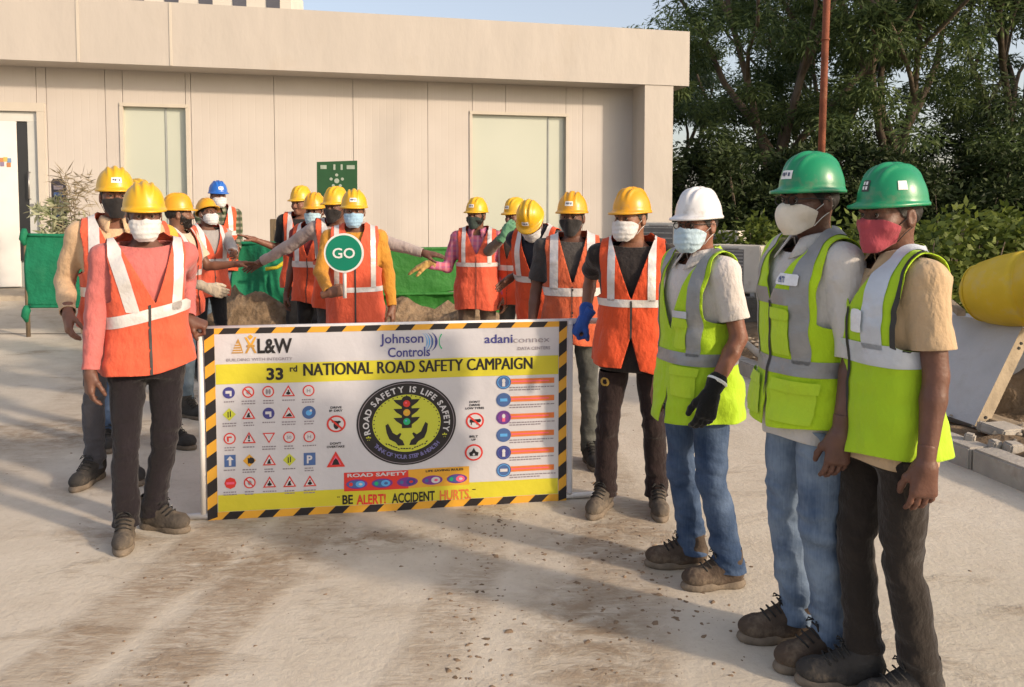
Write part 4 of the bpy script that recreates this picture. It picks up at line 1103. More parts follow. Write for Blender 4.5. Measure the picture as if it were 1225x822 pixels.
# grass along the foot of the trees
r_ = np.random.default_rng(5); n = 9000; gx = r_.uniform(2.6, 16, n); gy = r_.uniform(10.2, 15.8, n); gz = np.array([rise(v) for v in gy]) + 0.0
hh = r_.uniform(.15, .55, n); an = r_.uniform(0, 6.28, n); lx = r_.normal(0, .12, n); ly = r_.normal(0, .12, n)
V = np.stack([np.stack([gx - .012 * np.cos(an), gy - .012 * np.sin(an), gz - .03], 1), np.stack([gx + .012 * np.cos(an), gy + .012 * np.sin(an), gz - .03], 1), np.stack([gx + lx, gy + ly, gz + hh], 1)], 1).reshape(-1, 3)
tag(mk("grass", V, np.arange(3 * n).reshape(-1, 3), M_BUSH), "long rough grass and weeds at the foot of the trees", "grass", None, "stuff")

# ------------------------------------------------------------------ rusty pole
pt = at(989, 0, 10.6); pb = at(981, 230, 10.6); dv = (pb - pt).normalized(); pg = pt + dv * ((pt.z - 0.1) / -dv.z); ptop = pt - dv * 1.75
pole = empty("steel_pole", pg); tag(pole, "rusty red brown steel pole rising in front of the trees", "pole")
M_RUST = mat("rusty steel", (0.20, 0.065, 0.035), 0.8, 0.35, 5, 0.4, 30, 0.2, 0.3, dirt=(0.28, 0.16, 0.10), dirt_amt=.2, dirt_scale=4)
MB().tube([Vector((0, 0, -.1)), ptop - pg], 0.046, 12).build("shaft", M_RUST, pole, True)
for q in (.35, .62, .8): MB().tube([(ptop - pg) * q, (ptop - pg) * (q + .004)], 0.056, 12).build("coupling", M_RUST, pole, True)

# ------------------------------------------------------------------ outdoor air-conditioning units
M_AC = mat("cream sheet metal", (0.62, 0.58, 0.51), 0.5, 0.06, 5, 0.1, 20, dirt=(0.35, 0.29, 0.22), dirt_amt=.2, dirt_scale=4)
M_ACG = mat("grey fin guard", (0.34, 0.33, 0.31), 0.6, 0.15, 30)
M_DARK = mat("dark recess", (0.02, 0.02, 0.02), 0.7, 0.1, 5)
def ac_unit(label, p, rz, wd=.80, dp=.34, ht=.64):
    rt = empty("outdoor_unit", p, rz); tag(rt, label, "air conditioner", "outdoor units beside the cabin")
    MB().box((-wd / 2, -dp / 2, .05), (wd / 2, dp / 2, ht), bev=.012).build("case", M_AC, rt)
    for i in range(11):
        z = .12 + i * (ht - .2) / 10; MB().box((-wd / 2 + .06, -dp / 2 - .012, z), (wd * .18, -dp / 2 + .004, z + .018)).build("fin", M_ACG, rt)
    MB().box((-wd / 2 + .05, -dp / 2 - .004, .1), (wd * .19, -dp / 2 + .003, ht - .05)).build("grille_backing", mat("grille backing", (0.16, 0.155, 0.15), .7), rt)
    MB().box((wd / 2 - .002, -.11, ht - .19), (wd / 2 + .004, -.01, ht - .08)).build("terminal_box", M_DARK, rt)
    MB().tube([(wd / 2, -.04, ht - .16), (wd / 2 + .06, -.06, ht - .3), (wd / 2 + .05, -.1, .2), (wd / 2 + .14, -.12, .14)], .014, 7).build("pipe", M_DARK, rt, True)
    for sx_ in (-1, 1):
        MB().box((sx_ * wd * .36 - .03, -dp / 2, -.003), (sx_ * wd * .36 + .03, dp / 2, .05)).build("foot", M_ACG, rt)
    MB().box((-wd * .3, -dp / 2 - .016, ht - .045), (wd * .1, -dp / 2 - .004, ht - .028)).build("label_strip", M_ACG, rt)
p2 = at(883, 352, 10.6); ac_unit("cream outdoor unit with open terminal box behind the white helmet man", (p2.x, 10.6, p2.z), R(-38), .72, .34, .66)
p1 = at(800, 345, 11.8); ac_unit("taller cream outdoor unit beside the cabin end wall", (p1.x, 11.8, p1.z), R(-38), .78, .36, .98)
p3 = at(862, 345, 12.6); ac_unit("cream outdoor unit standing behind the open terminal one", (p3.x, 12.6, p3.z), R(-38), .7, .34, .92)
M_PLN = mat("dark plinth concrete", (0.13, 0.12, 0.105), 0.9, 0.25, 3, 0.4, 18)
pl = tag(MB().box((p2.x - .75, 10.15, 0.0), (p2.x + .55, 11.2, p2.z), bev=.02).build("equipment_plinth", M_PLN), "dark concrete plinth under the outdoor unit", "plinth")
tag(MB().box((p1.x - .5, 11.5, 0.0), (p3.x + .55, 13.1, p1.z), bev=.02).build("equipment_plinth", M_PLN), "long low concrete plinth beside the cabin end wall", "plinth")
tag(MB().tube([gnd(880, 428) + Vector((0, 0, .24)), gnd(912, 452) + Vector((0, 0, .2)), gnd(935, 460) + Vector((0, 0, .18))], .035, 8).build("plastic_pipe", mat("grey pipe", (0.4, 0.37, 0.32), .6), None, True), "grey plastic pipe lying by the kerb behind the hi-vis men", "pipe")

# ------------------------------------------------------------------ slab pile, planks, rubble, drum
M_SLAB = mat("white grey precast", (0.46, 0.47, 0.48), 0.85, 0.10, 3, 0.25, 25, dirt=(0.33, 0.31, 0.28), dirt_amt=.15, dirt_scale=3)
M_SLABE = mat("dusty slab edge", (0.33, 0.27, 0.19), 0.9, 0.2, 8, 0.4, 30)
A = gnd(1166, 509, 0.12); up = at(1223, 391, 5.62) - A; along = Vector((-0.2, 1.0, 0.0)).normalized()
nrm = up.cross(along).normalized()
if nrm.x > 0: nrm = -nrm
def slab(label, A, up, along, L, th, parent_holes=True):
    rt = empty("precast_slab", A); tag(rt, label, "slab", "slabs dumped behind the kerb")
    n = up.cross(along).normalized(); n = -n if n.x > 0 else n; b = MB(); q = -n * th
    c = [Vector((0, 0, 0)), up, up + along * L, along * L]
    V = c + [v + q for v in c]; b.add(V, [(0, 1, 2, 3), (7, 6, 5, 4), (1, 5, 6, 2), (3, 2, 6, 7), (0, 3, 7, 4)], 0); b.add(V, [(0, 4, 5, 1)], 1)
    b.build("slab", [M_SLAB, M_SLABE], rt)
    un = up.normalized()
    for f_ in (.07, .12, .82, .87):
        p = up * f_ + q * .5 - along * .003
        MB().tube([p - along * .004, p + along * .01], .011, 8).build("lifting_hole", M_DARK, rt)
    return rt
slab("pale slab leaning over with its holed dusty end showing", A, up, along, 1.9, 0.10)
slab("pale slab lying behind the leaning holed slab", A + Vector((.62, .55, -.02)), Vector((.30, .1, .60)), along, 1.7, 0.10)
M_WOOD = mat("weathered plank", (0.30, 0.235, 0.16), 0.85, 0.25, 4, 0.5, 20, stretch=(.3, 3, 3))
for i, (a_, b_, z0, wd, lb) in enumerate([((1176, 470), (1290, 478), .16, .10, "weathered plank lying under the leaning slab"), ((1180, 500), (1270, 530), .13, .14, "pale broken plank on the soil by the kerb"),
                                      ((1150, 375), (1135, 368), .86, .06, "wooden batten sticking out from the top of the slabs")]):
    p, q = gnd(*a_, z0) if i < 2 else at(*a_, 5.9), gnd(*b_, z0) if i < 2 else at(*b_, 6.6); d = (q - p); an = math.atan2(d.y, d.x)
    tag(MB().box((0, -wd / 2, -.02), (d.length, wd / 2, .025), bev=.004).build("plank", M_WOOD, None, False, p, (0, 0, an)), lb, "plank", "planks behind the kerb")
# broken paver pieces
for i, (px, py, sx_, sy_, rz, ry, lb) in enumerate([(1200, 515, .26, .16, .5, .12, "broken grey paver tilted on the soil"), (1178, 512, .12, .09, 1.1, .2, "small broken paver beside the leaning slab"), (1212, 536, .10, .08, .2, .1, "grey rubble lump by the kerb top"),
                                             (1160, 525, .08, .06, .9, .1, "little rubble chip under the slab corner"), (1190, 533, .07, .06, .3, .2, "pale rubble chip beside the tilted paver")]):
    p = gnd(px, py, .14)
    tag(MB().box((-sx_ / 2, -sy_ / 2, -.03), (sx_ / 2, sy_ / 2, .035), bev=.01).build("broken_paver", M_KERB, None, False, p, (ry, ry * .7, rz)), lb, "rubble", "rubble behind the kerb")
# yellow drum on its side
c0 = at(1160, 352, 6.05); c1 = at(1266, 342, 5.45); ax_ = (c1 - c0); L = ax_.length; dq = ax_.to_track_quat('X', 'Z')
drum = empty("yellow_drum", c0); drum.rotation_mode = 'QUATERNION'; drum.rotation_quaternion = dq
tag(drum, "big dusty yellow plastic drum lying on the slab pile", "drum")
M_YEL = mat("dusty yellow plastic", (0.62, 0.43, 0.02), 0.55, 0.10, 5, 0.12, 12, dirt=(0.45, 0.37, 0.2), dirt_amt=.2, dirt_scale=5)
prof = [(0.0, .0), (.002, .10), (.02, .145), (.07, .195), (.16, .235), (.30, .262), (.45, .272), (.50, .272), (.505, .262), (.53, .262), (.535, .272), (.8, .278), (1.05, .27), (1.25, .24), (1.36, .17), (1.38, .0)]
b = MB(); n_ = 40; V = [(x, r__ * math.cos(6.2832 * k / n_), r__ * math.sin(6.2832 * k / n_)) for x, r__ in prof for k in range(n_)]
b.add(V, [(i * n_ + k, i * n_ + (k + 1) % n_, (i + 1) * n_ + (k + 1) % n_, (i + 1) * n_ + k)[::-1] for i in range(len(prof) - 1) for k in range(n_)])
b.build("shell", M_YEL, drum, True)
b = MB(); b.tube([(.09, .208 * math.cos(t), .208 * math.sin(t)) for t in [6.2832 * k / 40 for k in range(41)]], .007, 6, caps=False); b.build("moulded_rib", M_YEL, drum, True)
MB().tube([(.62, -.28, -.06), (.68, -.34, -.05), (.86, -.35, -.05), (.92, -.29, -.06)], .018, 8).build("handle", mat("orange handle", (0.62, 0.30, .02), .5), drum, True)
# soil heap the drum rests on
def heap(name, label, c, rx, ry, h, seed, m, cat="soil heap", sharp=1.0):
    n = 44; u = np.linspace(-1, 1, n); X, Y = np.meshgrid(u, u); rr = np.sqrt(X * X + Y * Y)
    P = np.stack([X * 3 + seed, Y * 3, 0 * X], -1)
    Z = h * np.clip(1 - rr, 0, 1) ** sharp * (1 + .35 * fbm(P, 3)) + .05 * h * fbm(P * 6, 2) * (rr < 1) - 0.03
    V = np.stack([c[0] + X * rx, c[1] + Y * ry, c[2] + Z], -1).reshape(-1, 3)
    F = np.array([(j * n + i, j * n + i + 1, (j + 1) * n + i + 1, (j + 1) * n + i) for j in range(n - 1) for i in range(n - 1)])
    return tag(mk(name, V, F, m, None, True), label, cat)
M_CLAY = mat("dry clay soil", (0.21, 0.150, 0.095), 0.95, 0.4, 7, 1.0, 14, 0, .1, dirt=(0.33, .26, .18), dirt_amt=.25, dirt_scale=9)
heap("soil_heap", "dark soil heap under the yellow drum and slabs", (4.5, 6.3, .08), 1.15, 1.3, .62, 4, M_SOIL, sharp=.8)
heap("soil_heap", "brown soil heap at the foot of the folded green cloth", (-2.75, 8.3, 0), 1.1, .75, .85, 1, M_CLAY, sharp=.7)
heap("soil_heap", "low pebbly soil heap below the taut green sheet", (-.85, 8.3, 0), 1.5, .65, .62, 9, M_CLAY, sharp=.6)

# ------------------------------------------------------------------ green barrier cloth on posts
M_GREEN = mat("green barrier cloth", (0.010, 0.175, 0.085), 0.75, 0.14, 5, 0.35, 14, 0, .3, dirt=(.05, .22, .12), dirt_amt=.15, dirt_scale=3)
M_GREEN2 = mat("bright green sheet", (0.030, 0.165, 0.028), 0.6, 0.14, 4, 0.3, 10, 0, .35)
M_POST = mat("timber post", (0.16, 0.12, 0.075), .9, .25, 8, .5, 30, stretch=(1, 1, .2))
def barrier(label, p0, p1, z0, z1, m, folds, seed, posts, sag=.03, name="barrier_cloth"):
    rt = empty(name, (p0.x, p0.y, 0)); tag(rt, label, "barrier", "green cloth barriers in front of the cabin")
    d = Vector((p1.x - p0.x, p1.y - p0.y, 0)); L = d.length; dn = d / L; nn = Vector((dn.y, -dn.x, 0)); nx_, nz_ = 90, 26
    u = np.linspace(0, 1, nx_); v = np.linspace(0, 1, nz_); U, W_ = np.meshgrid(u, v)
    P = np.stack([U * L * folds[1] + seed, W_ * folds[2], 0 * U], -1); D = folds[0] * fbm(P + .35 * fbm(P * .5, 2)[..., None], 3) * (.35 + .65 * np.sin(np.pi * np.clip(W_, .08, 1) ** .8))
    Zt = z1 - sag * np.sin(np.pi * U) + .012 * fbm(P * 2, 2); Zb = z0 + .03 * fbm(P * 1.3 + 5, 2) + .02 * np.sin(U * 9 + seed)
    Z = Zb + (Zt - Zb) * W_
    V = np.stack([dn.x * U * L + nn.x * D, dn.y * U * L + nn.y * D, Z], -1).reshape(-1, 3)
    F = np.array([(j * nx_ + i, j * nx_ + i + 1, (j + 1) * nx_ + i + 1, (j + 1) * nx_ + i) for j in range(nz_ - 1) for i in range(nx_ - 1)])
    c = mk("cloth", V, F, m, rt, True); c.modifiers.new("thickness", 'SOLIDIFY').thickness = .006
    for q in posts:
        p = dn * L * q; zg = rise(p0.y + p.y)
        MB().tube([(p.x, p.y + .02, zg - .1), (p.x + rng.uniform(-.01, .01), p.y + .02, z1 + (0.03 if q in (0, 1) else .16))], [.026, .024], 8).build("post", M_POST, rt, True)
    b = MB(); b.tube([Vector((0, -.0, z1)) + dn * L * t - Vector((0, 0, sag * math.sin(math.pi * t))) for t in [i / 24 for i in range(25)]], .022, 7); b.build("rolled_hem", m, rt, True)
    b = MB(); b.tube([Vector((0, 0, z0)) + dn * L * t for t in [i / 24 for i in range(25)]], .018, 7); b.build("rolled_hem", m, rt, True)
    return rt
FA, FB = gnd(33, 405), gnd(118, 404)
zt = at(33, 281, FA.y).z; zb = at(33, 367, FA.y).z
bl = barrier("taut green cloth barrier on a post by the cabin door", FA, FA + Vector((2.6, .12, 0)), zb, zt, M_GREEN, (.025, 2.0, 2), 3, (0, .5, 1.0), .02)
for i, (z_, r__) in enumerate(((zt + .02, .045), (zb - .04, .05))): MB().tube([(0, 0, z_ + .05), (.01, -.02, z_), (-.01, -.02, z_ - .07), (0, 0, z_ - .15)], [.028, r__, r__ * .9, .018], 9).build("knot", M_GREEN, bl, True)
q0, q1 = at(278, 330, 9.3), at(385, 330, 9.3)
bm_ = barrier("loosely folded green cloth barrier above the soil heap", Vector((q0.x, 9.3, 0)), Vector((q1.x, 9.25, 0)), .22, at(300, 291, 9.3).z, M_GREEN, (.12, 4.6, 1.0), 8, (0, .5, 1), .0)
for a_, b_, c_ in (((318, 322), (332, 320), (347, 309)), ((280, 365), (294, 361), (300, 359))):
    MB().tube([at(*a_, 9.08), at(*b_, 9.08), at(*c_, 9.08)], .022, 6).build("yellow_tape", mat("yellow tape", (.66, .52, .03), .5), None, True).parent = bm_
for ch in bm_.children:
    if ch.name.startswith("yellow_tape"): ch.location = -Vector(bm_.location)
tp = at(327, 262, 9.6)
tag(MB().box((-.035, -.03, -.1), (.035, .03, tp.z), bev=.006).build("timber_stake", M_POST, None, False, (tp.x, 9.6, 0)), "weathered timber stake standing behind the folded green cloth", "stake")
q0, q1 = at(440, 330, 9.2), at(600, 330, 9.5)
br = barrier("taut bright green sheet beside the man in the pink shirt", Vector((q0.x, 9.2, 0)), Vector((q1.x, 9.5, 0)), at(500, 352, 9.3).z, at(500, 296, 9.3).z, M_GREEN2, (.03, 1.5, 1.6), 14, (0, 1), .02)
V = []; nx_ = 40
for j, (dy, z_) in enumerate(((0, at(500, 352, 9.3).z), (.16, .36), (-.05, .20), (-.4, .07))):
    for i in range(nx_): V.append((q0.x + (q1.x - q0.x) * i / (nx_ - 1), 9.2 + .3 * i / (nx_ - 1) + dy + .03 * math.sin(i * .37 + j) + rng.uniform(-.012, .012), z_ + .015 * math.sin(i * .31 + j * 2) + rng.uniform(-.006, .006)))
mk("loose_skirt", [Vector(v) - br.location for v in V], [(j * nx_ + i, j * nx_ + i + 1, (j + 1) * nx_ + i + 1, (j + 1) * nx_ + i) for j in range(3) for i in range(nx_ - 1)], M_GREEN2, br, True)

# ------------------------------------------------------------------ boards and plants by the cabin
def prism(b, pts, y0, y1, mi=0):
    n = len(pts); V = [(x, y0, z) for x, z in pts] + [(x, y1, z) for x, z in pts]
    b.add(V, [tuple(range(n)), tuple(range(2 * n - 1, n - 1, -1))] + [(i, i + n, (i + 1) % n + n, (i + 1) % n) for i in range(n)], mi)
pa, pb_ = at(379, 193, 10.2), at(427, 232, 10.2); hw = (pb_.x - pa.x) / 2; cx = (pa.x + pb_.x) / 2
sg = empty("safety_board", (cx, 10.2, rise(10.2)), R(4)); tag(sg, "dark green notice board with white emblem on a post behind the workers", "sign")
zT = pa.z - rise(10.2); M_BG = mat("board green", (.020, .080, .030), .55, .1, 5); M_WH = mat("board white", (.34, .40, .33), .5, .08, 20)
b = MB(); prism(b, [(-hw, zT - .62), (hw, zT - .62), (hw * 1.02, zT + .01), (-hw * .98, zT - .01)], -.012, .012); b.build("board", M_BG, sg)
MB().box((-.03, .013, -.1), (.03, .06, zT - .1)).build("post", M_POST, sg)
b = MB()
for i, (x, w_) in enumerate(((-.8, .3), (.5, .4))): b.box((x * hw, -.016, zT - .10), ((x + w_) * hw, -.013, zT - .05))
for x in (-.16, .2): b.box((x * hw, -.016, zT - .11), ((x + .1) * hw, -.013, zT - .04))
for k in range(5):
    a = R(90 + 72 * k); c = Vector((math.cos(a) * .075, 0, math.sin(a) * .075)); prism(b, [(c.x + .02 * math.cos(t), zT - .25 + c.z + .02 * math.sin(t)) for t in [6.2832 * q / 8 for q in range(8)]], -.0165, -.013)
prism(b, [(.032 * math.cos(t), zT - .25 + .032 * math.sin(t)) for t in [6.2832 * q / 10 for q in range(10)]], -.0165, -.013)
b.box((-.03, -.016, zT - .40), (.03, -.013, zT - .37)); b.build("emblem", M_WH, sg)
pa = at(70, 214, 11.9); zz_ = rise(11.9)
st = empty("standing_board", (pa.x, 11.9, zz_), R(10)); tag(st, "small rounded dark notice board with blue print by the cabin door", "sign")
ht = pa.z - zz_; b = MB(); prism(b, [(-.10, .05), (.10, .05), (.10, ht - .1), (.07, ht - .02), (.02, ht), (-.07, ht), (-.10, ht - .05)], -.015, .015); b.build("board", mat("dark board", (.05, .045, .055), .5, .1, 8), st)
b = MB()
for z_, k in ((ht - .16, 0), (ht - .26, 1), (ht - .38, 0), (ht - .46, 2), (ht - .56, 1)): b.box((-.065, -.019, z_), (.065, -.016, z_ + .06), k)
b.build("print", [mat("print grey", (.25, .22, .25), .5), mat("print blue", (.06, .12, .3), .5), mat("print pale", (.5, .5, .55), .5)], st)
MB().box((-.14, -.12, 0), (.14, .12, .05), bev=.01).build("foot", M_DARK, st)
def potted(label, p, h, sp, m, seed, ln, wd):
    rt = empty("potted_plant", p); tag(rt, label, "plant", "plants by the cabin door"); r = np.random.default_rng(seed)
    b = MB(); b.tube([(0, 0, 0), (0, 0, .22), (0, 0, .23)], [.09, .13, .12], 16); b.build("pot", mat("clay pot", (.22, .1, .06), .8, .15, 8), rt, True)
    C = np.stack([r.normal(0, sp, 26), r.normal(0, sp, 26), r.uniform(.3, h, 26)], 1); V, F = leaves(C, np.full(26, .12), 26, ln, wd, -.2, seed); mk("foliage", V, F, m, rt)
    b = MB()
    for k in range(7): b.tube([(0, 0, .2), (C[k, 0] * .5, C[k, 1] * .5, .2 + (C[k, 2] - .2) * .6), tuple(C[k])], [.008, .006, .003], 5)
    b.build("stem", M_BARK, rt, True)
for px, py, h, m, sd_, lb, ln, wd in ((66, 240, .95, leafmat("variegated leaf", (.10, .15, .05), (.55, .55, .38)), 3, "pale variegated plant behind the taut green cloth", .14, .02), (92, 208, 1.15, leafmat("dry grass", (.16, .13, .08), (.36, .30, .20)), 4, "dry brown feathery plant beside the tan shirted worker", .22, .008)):
    p = at(px, py, 11.6); potted(lb, (p.x, 11.6, rise(11.6)), p.z - rise(11.6), .10, m, sd_, ln, wd)

# ------------------------------------------------------------------ clods of dried mud and grit on the yard
def clods(n, seed):
    r = np.random.default_rng(seed); Vs = []; Fs = []; o = 0
    tmpl = np.array([[1, 0, 0], [.5, .87, 0], [-.5, .87, 0], [-1, 0, 0], [-.5, -.87, 0], [.5, -.87, 0], [.5, .2, .8], [-.3, .45, .75], [-.2, -.5, .7]])
    Ft = [(0, 1, 6), (1, 7, 6), (1, 2, 7), (2, 3, 7), (3, 8, 7), (3, 4, 8), (4, 5, 8), (5, 6, 8), (5, 0, 6), (6, 7, 8)]
    for i in range(n):
        t = r.random()
        if t < .30: x, y = r.normal(-.13, .10), r.uniform(2.0, 4.6)
        elif t < .55: x, y = r.normal(.55, .26), r.normal(3.45, .5)
        elif t < .72: x, y = r.choice([-1.42, -1.02]) + r.normal(0, .1), r.uniform(2.2, 4.4)
        elif t < .8: x, y = r.normal(-.6, .5), r.normal(3.75, .15)
        else: x, y = r.uniform(-4.5, 2.2), r.uniform(2.2, 8.5)
        s = .0012 + .0075 * r.random() ** 7; s = s + (.010 * r.random() ** 7 if .30 <= t < .55 or t < .06 else 0); a = r.uniform(0, 6.28); c, sn = math.cos(a), math.sin(a)
        v = tmpl * (s * r.uniform(.45, 1.45, (9, 3))) * np.array([1.5, 1, .6]); v = np.stack([v[:, 0] * c - v[:, 1] * sn + x, v[:, 0] * sn + v[:, 1] * c + y, v[:, 2] + rise(y) - .001], 1)
        Vs.append(v); Fs.append(np.array(Ft) + o); o += 9
    return np.concatenate(Vs), np.concatenate(Fs)
V, F = clods(4500, 2)
tag(mk("mud_clods", V, F, mat("dried mud", (.20, .14, .09), .95, .45, 6)), "scattered clods of dried mud and grit on the concrete yard", "mud", None, "stuff")
V, F = clods(10, 2)
r_ = np.random.default_rng(8); Vs = []; Fs = []; o = 0
for i in range(900):                                                   # pebbles on the heaps and behind the kerb
    t = r_.random()
    if t < .4: c = np.array([-.85 + r_.normal(0, .55), 7.95 + r_.normal(0, .14), .13 + r_.uniform(-.03, .05)]); s = r_.uniform(.012, .035)
    elif t < .6: c = np.array([-2.75 + r_.normal(0, .45), 7.95 + r_.normal(0, .15), .16 + r_.uniform(-.05, .08)]); s = r_.uniform(.01, .03)
    else:
        y = r_.uniform(3.2, 9); c = np.array([kx(y) + r_.uniform(.25, 1.6), y, .13 + r_.uniform(-.02, .03)]); s = r_.uniform(.012, .045)
    v = V[:9] - V[:9].mean(0); v = v / np.abs(v).max() * s * r_.uniform(.8, 1.2, (9, 3)); Vs.append(v + c); Fs.append(F[:10] + o); o += 9
tag(mk("pebbles", np.concatenate(Vs), np.concatenate(Fs), mat("pebble", (.30, .25, .19), .9, .3, 15)), "loose pebbles and grit on the soil heaps and behind the kerb", "pebbles", None, "stuff")
# ------------------------------------------------------------------ banner: printed sheet in a white pipe frame
BL = gnd(249, 622); BRr = gnd(677, 598)
BW = (BRr - BL).length; BA = math.atan2(BRr.y - BL.y, BRr.x - BL.x)
BH = at(250, 393, BL.y).z
ban = empty("banner", BL, BA); tag(ban, "white and yellow road safety banner in a white pipe frame with hazard striped border", "banner")
def wave(x, z):                                                        # shallow ripples of the hung sheet
    return -0.010 + .0045 * math.sin(x * 5.1 + 1.1 * z) + .003 * math.sin(x * 11 - 2.2 * z + 1) + .006 * math.sin(math.pi * z / BH)
M_PIPE = mat("white pipe", (.74, .72, .70), .45, .05, 6, dirt=(.5, .45, .38), dirt_amt=.12, dirt_scale=9)
def PM(name, c, r=.42): return mat("print " + name, c, r, .03, 4, .10, 9)
WHITE, YEL, LIME, BLACK, RED, BLUE, GREENP, ORNG, GOLD, NAVY, PURP, PINK, AMB, CYAN = (PM("white", (.55, .545, .57)), PM("yellow", (.58, .52, .035)), PM("lime", (.50, .53, .05)), PM("black", (.018, .016, .018)), PM("red", (.62, .04, .03)), PM("blue", (.03, .08, .42)), PM("green", (.02, .40, .16)),
    PM("orange", (.62, .17, .045)), PM("gold", (.45, .25, .06)), PM("navy", (.05, .05, .22)), PM("purple", (.17, .04, .24)), PM("pink", (.75, .12, .22)), PM("amber", (.66, .34, .035)), PM("cyan", (.10, .35, .70)))
GREY = PM("grey", (.25, .25, .30))
nx_, nz_ = 64, 34
V = [(x, wave(x, z), z) for z in np.linspace(0, BH, nz_) for x in np.linspace(0, BW, nx_)]
sh = mk("sheet", V, [(j * nx_ + i, j * nx_ + i + 1, (j + 1) * nx_ + i + 1, (j + 1) * nx_ + i) for j in range(nz_ - 1) for i in range(nx_ - 1)], PM("sheet white", (.53, .525, .56), .38), ban, True)
sh.modifiers.new("thickness", 'SOLIDIFY').thickness = .0012
# frame pipes reach past the sheet on both sides
def pipe(a, b_, nm="frame_pipe"): MB().tube([a, b_], .0165, 12).build(nm, M_PIPE, ban, True)
pipe((-.26, .014, BH - .006), (BW + .30, .014, BH - .006)); pipe((-.26, .012, .018), (BW + .22, .012, .018)); pipe((-.022, .012, .03), (-.022, .012, BH)); pipe((BW + .022, .012, .03), (BW + .022, .012, BH))
MB().box((BW + .006, -.006, .04), (BW + .030, -.002, BH - .02)).build("sleeve_edge", WHITE, ban)
# printing helpers: 2D shapes in sheet metres, laid layer on layer
class Print:
    def __init__(s, name, parent=ban): s.name, s.parent, s.P = name, parent, {}
    def poly(s, pts, m, lay=1):
        n = len(pts); s.add([p for p in pts], [tuple(range(n))], m, lay)
    def add(s, pts, faces, m, lay=1):
        s.P.setdefault(m.name, [m, [], []]); d = s.P[m.name]; o = len(d[1])
        d[1] += [(x, wave(x, z) - .0009 * lay - .0004, z) for x, z in pts]; d[2] += [tuple(i + o for i in f) for f in faces]
    def rect(s, x0, z0, x1, z1, m, lay=1, nx=1):
        nx = max(1, int((x1 - x0) / .05)); nz = max(1, int((z1 - z0) / .08))
        pts = [(x0 + (x1 - x0) * i / nx, z0 + (z1 - z0) * j / nz) for j in range(nz + 1) for i in range(nx + 1)]
        s.add(pts, [(j * (nx + 1) + i, j * (nx + 1) + i + 1, (j + 1) * (nx + 1) + i + 1, (j + 1) * (nx + 1) + i) for j in range(nz) for i in range(nx)], m, lay)
    def ell(s, cx, cz, rx, rz, m, lay=1, n=28, r0=0.0, a0=0, a1=360):
        full = a1 - a0 >= 360
        an = [R(a0 + (a1 - a0) * i / n) for i in range(n + (0 if full else 1))]; k = len(an)
        rings = 5 if r0 == 0 else 3
        pts = []; F = []
        for q in range(rings):
            f = (r0 if r0 > 0 else .001) + (1 - (r0 if r0 > 0 else .001)) * q / (rings - 1)
            pts += [(cx + rx * f * math.cos(a), cz + rz * f * math.sin(a)) for a in an]
        for q in range(rings - 1):
            for i in range(k if full else k - 1):
                j = (i + 1) % k; F.append((q * k + i, (q + 1) * k + i, (q + 1) * k + j, q * k + j))
        s.add(pts, F, m, lay)
    def text(s, body, cx, cz, h, m, lay=2, w=None, bold=0.0, rot=0.0, align='C', shear=0.0):
        V, F, ww = glyphs(body, bold); k = h / .70; sx_ = k if w is None else w / max(ww, 1e-6)
        ox = -ww * sx_ / 2 if align == 'C' else 0
        c, sn = math.cos(rot), math.sin(rot); pts = []
        for x, z in V:
            X, Z = x * sx_ + ox + shear * z * k, (z - .35) * k; pts.append((cx + X * c - Z * sn, cz + X * sn + Z * c))
        s.add(pts, F, m, lay)
    def done(s):
        V = []; F = []; M = []; mi = []
        for k, (m, v, f) in s.P.items():
            o = len(V); V += v; F += [tuple(i + o for i in q) for q in f]; mi += [len(M)] * len(f); M.append(m)
        return mk(s.name, V, F, M, s.parent, False, mi)
GL = {}
def glyphs(body, bold):
    key = (body, bold)
    if key not in GL:
        cu = bpy.data.curves.new("t", 'FONT'); cu.body = body; cu.size = 1.0; cu.offset = bold; cu.resolution_u = 3; cu.fill_mode = 'FRONT'
        o = bpy.data.objects.new("t", cu); COL.objects.link(o); dg = bpy.context.evaluated_depsgraph_get()
        me = bpy.data.meshes.new_from_object(o.evaluated_get(dg))
        V = [(v.co.x, v.co.y) for v in me.vertices]; F = [tuple(p.vertices) for p in me.polygons]
        x0 = min(v[0] for v in V) if V else 0; V = [(v[0] - x0, v[1]) for v in V]; ww = max(v[0] for v in V) if V else 1
        bpy.data.objects.remove(o); bpy.data.curves.remove(cu); bpy.data.meshes.remove(me); GL[key] = (V, F, ww)
    return GL[key]
# pixel on the flattened banner photo -> sheet metres (uses left and right edges)
def bx(px): return (px - 250.0) / 425.0 * BW
def bz(px, py):
    t = (px - 250.0) / 425.0; top = 392.0 - 3.0 * t; bot = 622.0 - 24.5 * t; return BH * (bot - py) / (bot - top)
def bp(px, py):                                                        # perspective across the sheet
    u = (px - 250.0) / 425.0; h0, h1 = 230.0, 209.0; q = u * h0 / (u * h0 + (1 - u) * h1); return q * BW, bz(px, py)
